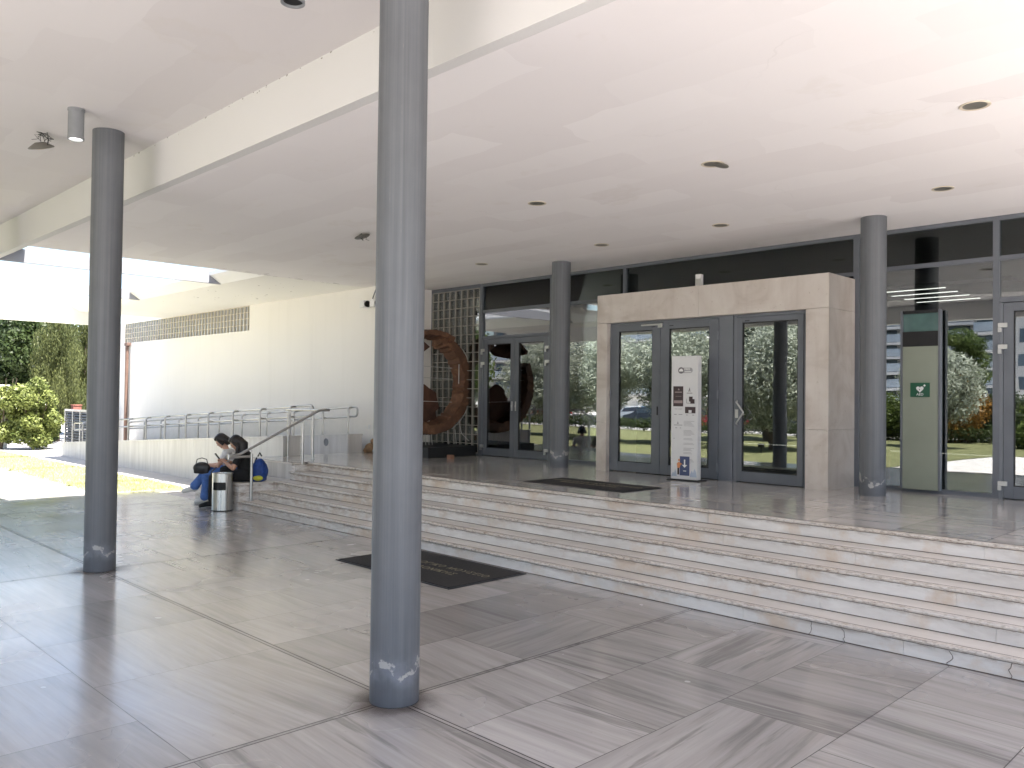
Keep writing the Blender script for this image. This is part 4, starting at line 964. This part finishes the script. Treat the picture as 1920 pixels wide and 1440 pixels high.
MB().box(-1.6, 1.6, -.12, .12, 0, 2.05, .01).build('render', M_white, o); MB().box(-1.65, 1.65, -.15, .15, 2.052, 2.11, .01).build('coping', M_white, o)
o = thing('sapling_stake', 'thin white post with a steel fence beside the shrub', 'post', (-31.9, 8.8, 0))
MB().tube([(0, 0, 0), (0, 0, 1.6)], .05, 10).build('post', M_white, o, True); MB().tube([(-.35, 0, 0), (-.35, 0, 1.3)], .03, 8).build('thin_post', M_alu, o, True)
o = thing('ventilation_louvre', 'grey louvred metal enclosure at the far end of the ramp', 'louvre screen', (-29.9, 9.35, 0))
b = MB(); 
for xx in (-1.55, -.75, .0, .9, 1.6): b.box(xx-.03, xx+.03, -.03, .03, 0, 1.30, .003)
b.box(-1.58, 1.63, -.032, .032, 1.24, 1.31, .003); b.box(-1.58, 1.63, -.031, .031, 0, .06, .003); b.build('frame', M_alu, o)
b = MB()
for k in range(13): z = .12+k*.088; b.prism([(-.025, z), (.02, z+.05), (.022, z+.056), (-.024, z+.006)], 'x', -1.52, 1.57)
b.build('louvres', M_slat, o); MB().box(-1.5, 1.55, .05, .6, .02, 1.2).build('duct', M_dark, o)
o = thing('brick_chimney', 'small red brick block showing above the ventilation louvre', 'brick block', (-33.0, 10.16, 0)); MB().box(-.14, .14, -.14, .14, 0, 1.40, .01).build('brickwork', M_brick, o); MB().box(-.16, .16, -.16, .16, 1.402, 1.44, .01).build('cap_slab', M_brick, o)

# lawn on the left
struct(MB().box(-60, -16.3, 5.42, 7.02, -.046, .012).build('lawn', M_grass2))
rg = np.random.default_rng(5); n = 26000
xy = np.stack([-16.32-rg.random(n)**1.4*14, 5.44+rg.random(n)*1.56], 1); a = rg.random(n)*6.283; h = .025+rg.random(n)*.05; w = .006+rg.random(n)*.006
v = np.zeros((n, 3, 3)); v[:, 0, :2] = xy+np.stack([np.cos(a), np.sin(a)], 1)*w[:, None]; v[:, 1, :2] = xy-np.stack([np.cos(a), np.sin(a)], 1)*w[:, None]; v[:, 2, :2] = xy+rg.normal(size=(n, 2))*.02; v[:, :2, 2] = .010; v[:, 2, 2] = .012+h
me = bpy.data.meshes.new('grass'); me.vertices.add(n*3); me.vertices.foreach_set('co', v.ravel()); me.loops.add(n*3); me.loops.foreach_set('vertex_index', np.arange(n*3)); me.polygons.add(n); me.polygons.foreach_set('loop_start', np.arange(n)*3); me.update(calc_edges=True)
me.materials.append(M_blade); at = me.color_attributes.new('leafv', 'FLOAT_COLOR', 'POINT'); cc = np.ones((n, 3, 4)); cc[:, :, 0] = rg.random(n)[:, None]; at.data.foreach_set('color', cc.ravel())
o = bpy.data.objects.new('grass', me); COL.objects.link(o); struct(o, 'stuff'); tag(o, 'sunlit yellow-green grass of the lawn strip beside the ramp', 'grass')

# ---------------------------------------------------------------- the garden and street behind the viewer (seen mirrored in the glass)
struct(MB().raw([(-60, -22.0, -.035), (-60, -2.75, -.035), (-9.7, -2.75, -.035), (-9.2, -12.3, -.035), (2, -13.0, -.035), (10, -22.0, -.035)], [(0, 5, 4, 3, 2, 1)]).build('lawn', M_grass))
struct(MB().box(-120, 80, -60, -24.5, -.046, -.03).build('road', M_asph))
struct(MB().box(-120, 80, -24.5, -22.6, -.045, .02).build('street_pavement', M_conc))
G2 = 'olive trees on the garden lawn'
ot = [(-15.6, -8.6, 5.0, 2.5, 'silvery olive tree mirrored in the right door of the portal'), (-20.6, -9.4, 4.9, 2.5, 'silvery olive tree mirrored in the middle door of the portal'), (-24.9, -8.9, 5.1, 2.6, 'silvery olive tree mirrored in the left door of the portal'),
      (-29.6, -9.6, 5.2, 2.6, 'silvery olive tree mirrored in the narrow window left of the portal'), (-12.3, -15.5, 4.4, 1.7, 'small grey-green olive tree mirrored beside the round right column')]
for i, (x, y, h, r, lb) in enumerate(ot): tree('olive_tree', lb, 'tree', x, y, h, r, M_olive, 36000 if i < 4 else 16000, .16, 60+i, 1.0, .15, group=G2, aspect=.36, ncl=44, rcl=(.26, .44))
tree('broadleaf_tree', 'dark leafed tree overhanging the olives, mirrored in the portal doors', 'tree', -19.5, -15.5, 8.5, 3.2, M_dleaf, 20000, .22, 71, 3.2, .2, aspect=.6)
tree('broadleaf_tree', 'tall green tree mirrored in the left double doors', 'tree', -37.0, -9.0, 6.5, 2.6, M_mid, 22000, .18, 72, 1.0, .16, aspect=.6)
tree('broadleaf_tree', 'broad green tree mirrored above the hedge at the left', 'tree', -44.0, -14.0, 7.5, 3.4, M_mid, 22000, .22, 73, 1.0, .2, aspect=.6)
h = thing('clipped_hedge', 'low clipped hedge along the garden lawn by the street', 'hedge')
C_ = [(-50+k*.42, -20.6+random.uniform(-.12, .12), .42+random.uniform(-.03, .06)) for k in range(92)]
leaves('foliage', M_hedge, C_, [(.32, .34, .38)]*len(C_), 26000, .09, 81, h, .6)
b = MB()
for k in range(40): b.tube([(-50+k*.98, -20.6, -.02), (-50+k*.98+.05, -20.6, .4)], [.03, .015], 5)
b.build('stems', M_bark, h)
shrub('flowering_shrub', 'broad shrub with orange tips mirrored in the right window', -14.2, -21.8, 3.3, 2.3, M_orf, 15000, .14, 91, aspect=.5, ncl=30)
shrub('flowering_shrub', 'green leafy shrub mirrored low in the right window', -16.8, -20.6, 2.6, 1.9, M_mid, 12000, .14, 92, ncl=26)
shrub('flowering_shrub', 'rounded green shrub mirrored in the right-hand glass door', -9.2, -19.4, 2.2, 1.6, M_mid, 10000, .14, 93, ncl=24)
shrub('flowering_shrub', 'dark green shrub standing by the street lamp, mirrored in the window', -12.2, -23.0, 2.6, 1.8, M_hedge, 9000, .14, 94, ncl=24)
tree('pine_tree', 'young drooping conifer mirrored in front of the white flats', 'tree', -14.6, -26.0, 6.2, 1.7, M_mid, 13000, .22, 95, 1.0, .12, aspect=.2, zsq=.45, ncl=30)
o = thing('street_lamp', 'white street lamp by the road mirrored in the right-hand door', 'street lamp', (-14.2, -33.5, 0)); MB().tube([(0, 0, 0), (0, 0, 7.2)], [.09, .06], 12).build('pole', M_white, o, True); b = MB().ball((0, 0, 7.3), (.28, .28, .14), 14); b.build('lamp_head', M_white, o, True)
o = thing('garden_post', 'pale steel post on the terrace edge mirrored over the green panel', 'post', (-8.82, -2.9, 0)); MB().tube([(0, 0, 0), (0, 0, 3.6)], .045, 12).build('pole', M_white, o, True); MB().box(-.09, .09, -.09, .09, 0, .22, .01).build('base', M_white, o)
o = thing('lawn_spotlight', 'small dark spotlight on a stake in the garden lawn', 'garden light', (-15.2, -6.9, -.035)); MB().tube([(0, 0, 0), (0, 0, .22)], .02, 8).build('stake', M_black, o, True); MB().box(-.10, .10, -.07, .07, .2, .33, .02).build('head', M_black, o)
def car(x, y, rz, paint, label):
    o = thing('parked_car', label, 'car', (x, y, -.03), rz, 'cars parked along the street')
    prof = [(-2.1, .32), (-2.15, .62), (-2.0, .84), (-1.25, .93), (-.65, 1.40), (.75, 1.43), (1.45, .98), (2.05, .88), (2.12, .5), (2.05, .30)]
    b = MB(); bm = bmesh.new(); vs = []
    for yy, sc in ((-.86, .0), (.86, .0)):
        vs.append([bm.verts.new((p[0], yy*(.80 if p[1] > 1.1 else 1.0), p[1])) for p in prof])
    bm.faces.new(vs[0][::-1]); bm.faces.new(vs[1])
    for i in range(len(prof)): j = (i+1) % len(prof); bm.faces.new((vs[0][i], vs[0][j], vs[1][j], vs[1][i]))
    bmesh.ops.bevel(bm, geom=bm.edges[:], offset=.05, segments=2, affect='EDGES'); b.bm(bm); b.build('body', paint, o, True)
    for sy in (-1, 1):
        b = MB().prism([(-1.05, .97), (-.58, 1.34), (.68, 1.36), (1.18, 1.0)], 'y', sy*.80-.03*(1 if sy > 0 else -1), sy*.835); b.build('side_window', M_bglass, o)
    for sx in (-1.3, 1.32):
        for sy in (-.80, .80):
            m_ = MB().lathe([(.0, -.1), (.31, -.1), (.33, -.06), (.33, .06), (.31, .1), (.0, .1)], n=24, caps=False); Xw = Matrix.Translation((sx, sy, .32)) @ Matrix.Rotation(R(90), 4, 'X'); q = MB(); q.raw([(Xw @ Vector(p))[:] for p in m_.v], m_.f); q.build('wheel', M_tyre, o, True)
    for sy in (-.6, .6): MB().box(2.02, 2.14, sy-.15, sy+.15, .60, .74, .02).build('headlight', M_white, o)
    b = MB().prism([(-1.28, .95), (-.70, 1.38), (-.68, 1.40), (-1.26, .97)], 'y', -.66, .66); b.build('rear_window', M_bglass, o); b = MB().prism([(.80, 1.40), (1.42, 1.0), (1.44, 1.02), (.82, 1.42)], 'y', -.66, .66); b.build('windscreen', M_bglass, o)
car(-40.2, -33.0, R(2), M_carw, 'white car parked on the street beyond the hedge'); car(-29.6, -27.2, R(182), M_carr, 'red car parked on the street right behind the olive trees'); car(-34.6, -27.4, R(0), M_card, 'dark car parked beside the red one beyond the hedge'); car(-24.2, -27.3, R(1), M_card, 'dark blue car parked behind the nearest olive tree'); car(-46, -27.2, R(0), M_carr, 'red car parked far along the street behind the green trees')
def block(x0, x1, y0, y1, h, label, wall, floors, balc=None, win=(1.1, 1.3), seed=0):
    o = thing('apartment_building', label, 'building', ((x0+x1)/2, (y0+y1)/2, 0), 0, 'apartment buildings across the street'); w = (x1-x0)/2; d = (y1-y0)/2; fh = h/floors
    MB().box(-w, w, -d, d, -.05, h).build('wall', wall, o); MB().box(-w-.2, w+.2, -d-.2, d+.2, h+.002, h+.5).build('roof', M_bldg, o)
    if balc:
        for k in range(1, floors):
            z = k*fh; MB().box(-w-.3 if balc == 1 else -w, w, d+.002, d+1.5, z-.15, z+.12).build('balcony', M_bldg, o); MB().box(-w-.25 if balc == 1 else -w, w, d+1.42, d+1.46, z+.18, z+1.05).build('balcony_rail', M_balg, o)
            b = MB(); nW = max(1, int(2*w/3)); 
            for q in range(nW): xx = -w+(q+.5)*2*w/nW; b.box(xx-1.0, xx+1.0, d, d+.03, z+.25, z+2.4)
            b.build('windows', M_bglass, o)
    else:
        nW = max(1, int(2*w/3.2))
        for k in range(floors):
            b = MB()
            for q in range(nW): xx = -w+(q+.5)*2*w/nW; b.box(xx-win[0]/2, xx+win[0]/2, d, d+.05, k*fh+1.0, k*fh+1.0+win[1])
            b.build('windows', M_bglass, o)
    return o
block(-41.5, -27.0, -86, -72, 22, 'white apartment building with curved glass-fronted balconies', M_bldg, 13, 1); block(-26.8, -24.9, -82, -71, 20, 'narrow grey apartment building beside the white balconied one', M_bldg2, 11, 2)
block(-24.6, -8, -86, -73, 24, 'plain white apartment tower with rows of dark windows', M_bldg, 10, None); block(-78, -62.6, -92, -80, 24, 'white apartment block with white balconies behind the olive trees', M_bldg, 9, 2)
block(-104, -84, -90, -76, 22, 'grey apartment block farthest along the street', M_bldg2, 8, 2); block(-6, 14, -84, -72, 20, 'cream apartment building right of the tower', M_bldg, 7, None)
# ---------------------------------------------------------------- people
def skin_parts(chains):
    """chains: lists of (point, radius) grown into one tube-like surface each with round ends"""
    b = MB()
    for ch in chains:
        pts = [Vector(p) for p, r_ in ch]; rs = [r_ for p, r_ in ch]
        P2 = []; R2 = []
        for i in range(len(pts)-1):
            p0 = pts[max(i-1, 0)]; p1 = pts[i]; p2 = pts[i+1]; p3 = pts[min(i+2, len(pts)-1)]
            for q in range(5):
                t = q/5; P2.append(.5*((2*p1)+(-p0+p2)*t+(2*p0-5*p1+4*p2-p3)*t*t+(-p0+3*p1-3*p2+p3)*t**3)); R2.append(rs[i]*(1-t)+rs[i+1]*t)
        P2.append(pts[-1]); R2.append(rs[-1])
        b.tube(P2, R2, 12); b.ball(P2[0], R2[0], 12); b.ball(P2[-1], R2[-1], 12)
    return b
def fuse(mb, name, mat, parent, vox=.012, sm=4):
    o = mb.build(name, mat, None); m = o.modifiers.new('r', 'REMESH'); m.mode = 'VOXEL'; m.voxel_size = vox; m.use_smooth_shade = True
    s = o.modifiers.new('s', 'SMOOTH'); s.iterations = sm; s.factor = .5
    bpy.context.view_layer.update(); me = bpy.data.meshes.new_from_object(o.evaluated_get(bpy.context.evaluated_depsgraph_get()))
    me.name = name; bpy.data.objects.remove(o); o = bpy.data.objects.new(name, me); COL.objects.link(o); o.parent = parent
    me.polygons.foreach_set('use_smooth', [True]*len(me.polygons)); return o
def person(label, hip, face, J, skinm, topm, trm, shoem, hairlen, sleeve, seed, wide=1.0):
    o = thing('person', label, 'person', (hip[0], hip[1], 0)); f = Vector((face[0], face[1], 0)).normalized(); s_ = Vector((-f.y, f.x, 0))   # s_ = her left
    def q(a): return Vector(a[0]*f+a[1]*s_)+Vector((0, 0, a[2]))
    hd = q(J['head']); tilt = J['tilt']; up_ = (Vector((0, 0, 1))*math.cos(tilt)+f*math.sin(tilt)).normalized(); fd = (f*math.cos(tilt)-Vector((0, 0, 1))*math.sin(tilt)).normalized(); sd = up_.cross(fd)*-1
    HM = Matrix((fd, s_, up_)).transposed().to_4x4(); HM.translation = hd
    nk = q(J['neck']); pel = q(J['pelvis']); ch = q(J['chest'])
    chains = [[(pel, .13*wide), ((pel+ch)/2, .105*wide), (ch, .115), (nk, .055)], [(nk, .05), (hd-up_*.07, .048)]]
    arms = []; legs = []
    for k in ('L', 'R'):
        sg_ = 1 if k == 'L' else -1
        sh = q(J['sh'+k]); el = q(J['el'+k]); wr = q(J['wr'+k]); arms.append((sh, el, wr)); chains += [[(ch+Vector((0, 0, .06)), .075), (sh, .052)], [(sh, .050), ((sh+el)/2, .045*wide), (el, .036)], [(el, .036), ((el*2+wr)/3, .036), (wr, .023)]]
        hp = pel+s_*.085*sg_; kn = q(J['kn'+k]); an = q(J['an'+k]); toe = q(J['toe'+k]); legs.append((hp, kn, an, toe)); chains += [[(hp, .095*wide), ((hp+kn)/2, .080*wide), (kn, .055)], [(kn, .055), ((kn*2+an)/3, .054), (an, .034)], [(an-Vector((0, 0, .01)), .036), (toe, .028)]]
    b = skin_parts(chains)
    b.ball(hd, (.092, .074, .105), 20, HM.to_3x3().to_4x4()); b.ball(HM @ Vector((.030, 0, -.055)), (.058, .052, .055), 14, HM.to_3x3().to_4x4())
    b.ball(HM @ Vector((.094, 0, -.018)), (.018, .012, .022), 10, HM.to_3x3().to_4x4()); b.ball(HM @ Vector((.086, 0, .022)), (.012, .035, .012), 10, HM.to_3x3().to_4x4())
    b.ball(HM @ Vector((.084, 0, -.058)), (.012, .024, .008), 10, HM.to_3x3().to_4x4()); b.ball(HM @ Vector((.078, 0, -.092)), (.018, .02, .016), 10, HM.to_3x3().to_4x4())
    for e in (-1, 1): b.ball(HM @ Vector((-.005, .076*e, -.01)), (.018, .009, .03), 10, HM.to_3x3().to_4x4())
    # hands: palm, four bent fingers, thumb
    for i, (sh, el, wr) in enumerate(arms):
        d = (q(J['hand'+'LR'[i]])-wr).normalized(); sg_ = 1 if i == 0 else -1; side = (s_-d*s_.dot(d)).normalized(); nrm = d.cross(side)
        if nrm.z < 0: nrm = -nrm
        pc = wr+d*.045; b.tube([wr, pc, wr+d*.085], [.022, .030, .030], 10)
        for k in range(4):
            ba = wr+d*.082+side*(.026-.0175*k)*1.0; ln = (.034, .040, .038, .030)[k]; p1 = ba+d*ln*.9; p2 = p1+(d*.55-nrm*J['curl'])*ln*.7; p3 = p2+(-d*.1-nrm*.8)*ln*.55
            b.tube([ba-d*.015, ba, p1, p2, p3], [.0095, .0095, .009, .0085, .007], 8); b.ball(p3, .007, 8)
        tb = wr+d*.03-side*.024*sg_; b.tube([tb, tb-side*.022*sg_+d*.025+nrm*.012, tb-side*.024*sg_+d*.055+nrm*.02], [.012, .0105, .008], 8); b.ball(tb-side*.024*sg_+d*.055+nrm*.02, .008, 8)
    fuse(b, 'body', skinm, o, .0075, 2)
    eb = MB()
    for e in (-1, 1): eb.ball(HM @ Vector((.080, .031*e, .004)), (.010, .014, .006), 10, HM.to_3x3().to_4x4())
    eb.build('eyes', M_hair, o, True); mb_ = MB().ball(HM @ Vector((.0935, 0, -.056)), (.005, .022, .0035), 10, HM.to_3x3().to_4x4()); mb_.build('mouth', plain('lip', (.35, .12, .10), .5) if 'lip' not in MATS else MATS['lip'], o, True)
    # clothing
    c = [[(pel+Vector((0, 0, -.01)), .145*wide), ((pel+ch)/2, .122*wide), (ch, .130), (nk-Vector((0, 0, .035)), .068)]]
    for sh, el, wr in arms: e = sh+(el-sh)*sleeve; c += [[(ch+Vector((0, 0, .06)), .085), (sh, .064)], [(sh, .063), (e, .056*wide)]]
    fuse(skin_parts(c), 'top', topm, o, .010, 3)
    c = [[(pel-Vector((0, 0, .02)), .135*wide), (pel+Vector((0, 0, .05)), .13*wide)]]
    for hp, kn, an, toe in legs: c += [[(hp, .108*wide), ((hp+kn)/2, .093*wide), (kn, .071)], [(kn, .071), ((kn+an)/2, .066), (an+(kn-an)*.10, J['hem'])]]
    fuse(skin_parts(c), 'trousers', trm, o, .010, 3)
    for hp, kn, an, toe in legs:
        d = (toe-an); d.z *= .3; b = skin_parts([[(an-Vector((0, 0, .012)), .046), ((an+toe)/2, .044), (toe+d.normalized()*.03, .034)], [(an-d.normalized()*.03-Vector((0, 0, .02)), .040), (an, .042)]]); sh_ = fuse(b, 'shoe', shoem, o, .008, 2)
        dn = (toe-an); dn.normalize(); sb = skin_parts([[(an-dn*.03-Vector((0, 0, .045)), .016), (toe+dn*.03-Vector((0, 0, .022)), .016)]])
        if J.get('sole', True): fuse(sb, 'sole', M_shoe, sh_, .008, 1)
    # hair: cap and fall
    b = MB(); HR = HM.to_3x3().to_4x4(); b.ball(HM @ Vector((-.022, 0, .024)), (.098, .088, .102), 20, HR); b.ball(HM @ Vector((-.065, 0, -.01)), (.062, .080, .09), 16, HR)
    b.ball(HM @ Vector((.02, 0, .075)), (.07, .07, .045), 14, HR)
    for e in (-1, 1): b.tube([HM @ Vector((.02, .072*e, .05)), HM @ Vector((.012, .086*e, -.01)), HM @ Vector((-.01, .085*e, -.09))]+([hd+Vector((0, 0, -.20))+s_*.085*e-f*.05, hd+Vector((0, 0, -.30))+s_*.08*e-f*.07][:2 if hairlen > .2 else 0]), [.022, .024, .03]+([.036, .02] if hairlen > .2 else []), 10)
    if hairlen > .2:
        b.tube([HM @ Vector((-.06, 0, .0)), HM @ Vector((-.085, 0, -.09)), hd-f*.115+Vector((0, 0, -.20)), hd-f*.15+Vector((0, 0, -.32)), hd-f*.165+Vector((0, 0, -.38))], [.075, .082, .085, .062, .03], 14)
    else: b.tube([HM @ Vector((-.06, 0, .0)), HM @ Vector((-.08, 0, -.08)), HM @ Vector((-.06, 0, -.14))], [.07, .07, .04], 12)
    fuse(b, 'hair', M_hair, o, .009, 2)
    return o, q, HM, f, s_
JB = dict(pelvis=(-.01, 0, .535), chest=(.03, 0, .80), neck=(.085, 0, .925), head=(.175, 0, 1.07), tilt=R(38), shL=(.04, -.0+.17, .865), shR=(.04, -.17, .865), elL=(.13, .24, .66), elR=(.10, -.22, .66), wrL=(.33, .10, .755), wrR=(.335, -.06, .745), handL=(.44, .03, .80), handR=(.44, -.02, .79),
          knL=(.50, .12, .50), knR=(.49, -.13, .49), anL=(.52, .13, .085), anR=(.49, -.10, .085), toeL=(.66, .14, .035), toeR=(.62, -.11, .035), hem=.052, curl=.8)
pB, qB, HB, fB, sB = person('woman in black with long dark hair sitting on the ledge, reading a phone', (-12.90, 6.60), (-.72, -.69), JB, M_skin, M_blackc, M_blackc, M_blackc, .4, .55, 1, 1.08)
MB().lathe([(.029, -.01), (.031, 0), (.029, .01)], qB((.325, -.058, .748)), 14).build('bracelet', M_alu, pB, True)
JA = dict(pelvis=(-.01, 0, .535), chest=(.05, 0, .80), neck=(.10, 0, .925), head=(.185, 0, 1.075), tilt=R(42), shL=(.05, .16, .865), shR=(.05, -.16, .865), elL=(.16, .21, .66), elR=(.16, -.21, .66), wrL=(.37, .09, .655), wrR=(.37, -.09, .655), handL=(.47, .04, .65), handR=(.47, -.03, .64),
          knL=(.40, .10, .50), knR=(.42, -.02, .59), anL=(.42, .08, .085), anR=(.62, .07, .27), toeL=(.55, .08, .035), toeR=(.77, .05, .215), hem=.082, curl=.5)
pA, qA, HA, fA, sA = person('woman in white top and blue jeans sitting on the ledge behind the woman in black', (-13.49, 6.64), (-.70, -.71), JA, M_skin2, M_whitec, M_denim, M_shoe, .1, .5, 2, .95)
gl = MB(); gl.tube([HA @ Vector((.055, y, .098-abs(y)*.35)) for y in (-.075, -.04, 0, .04, .075)], .007, 8); gl.build('sunglasses', M_black, pA, True)
# phone, bags
ph = qB((.475, .0, .83))+Vector((-12.90, 6.60, 0)); o = thing('phone', 'grey phone held up by the woman in black', 'phone', ph); b = MB().box(-.009, .0, -.037, .037, -.075, .075, .004); c_ = b.build('case', M_phone, o); c_.rotation_euler = (0, R(-38), math.atan2(-.69, -.72)+math.pi)
sc_ = MB().box(.0005, .0015, -.033, .033, -.068, .068).build('screen', M_black, o); sc_.rotation_euler = c_.rotation_euler
def bag(name, label, loc, rz, size, mat, seed, parts=()):
    o = thing(name, label, 'bag', loc, rz); b = MB(); w, d, h = size; b.ball((0, 0, h*.45), (w*.5, d*.5, h*.5), 18); b.box(-w*.42, w*.42, -d*.36, d*.36, .0, h*.72, .02); fuse(b, 'bag_body', mat, o, .012, 6); return o
pos = Vector((-12.90, 6.60, 0))
o = bag('backpack', 'blue backpack with yellow trim standing behind the woman in black', (-12.76, 6.77, .434), R(42), (.22, .32, .40), M_blueb, 3)
MB().ball((.02, -.12, .06), (.085, .05, .045), 12).build('yellow_patch', M_yell, o, True); MB().tube([(.02, .03, .41), (.0, .0, .47), (-.02, -.03, .41)], .012, 8).build('top_loop', M_black, o, True)
b = MB(); b.ball((.085, 0, .16), (.05, .12, .12), 14); b.build('front_pocket', M_blueb, o, True); MB().tube([(-.08, .08, .38), (-.13, .09, .25), (-.09, .09, .05)], .014, 8).build('strap', M_black, o, True)
l_ = qB((.30, .03, .57))+pos; o = bag('backpack', 'black backpack lying on the lap of the woman in black', l_, R(40), (.24, .22, .13), M_blackc, 4); MB().tube([(-.13, -.12, .10), (-.20, -.16, .02), (-.20, -.15, -.20), (-.14, -.14, -.30)], .011, 8).build('hanging_strap', plain('grey_webbing', (.09, .09, .09), .8), o, True)
l_ = qA((.46, .14, .60))+Vector((-13.49, 6.64, 0)); o = bag('handbag', 'black leather handbag resting on the lap of the woman in jeans', (l_.x, l_.y, .52), R(48), (.30, .13, .21), M_leather, 5)
MB().tube([(-.10, 0, .15), (-.08, 0, .24), (0, 0, .265), (.08, 0, .24), (.10, 0, .15)], .008, 8).build('handle', M_leather, o, True)
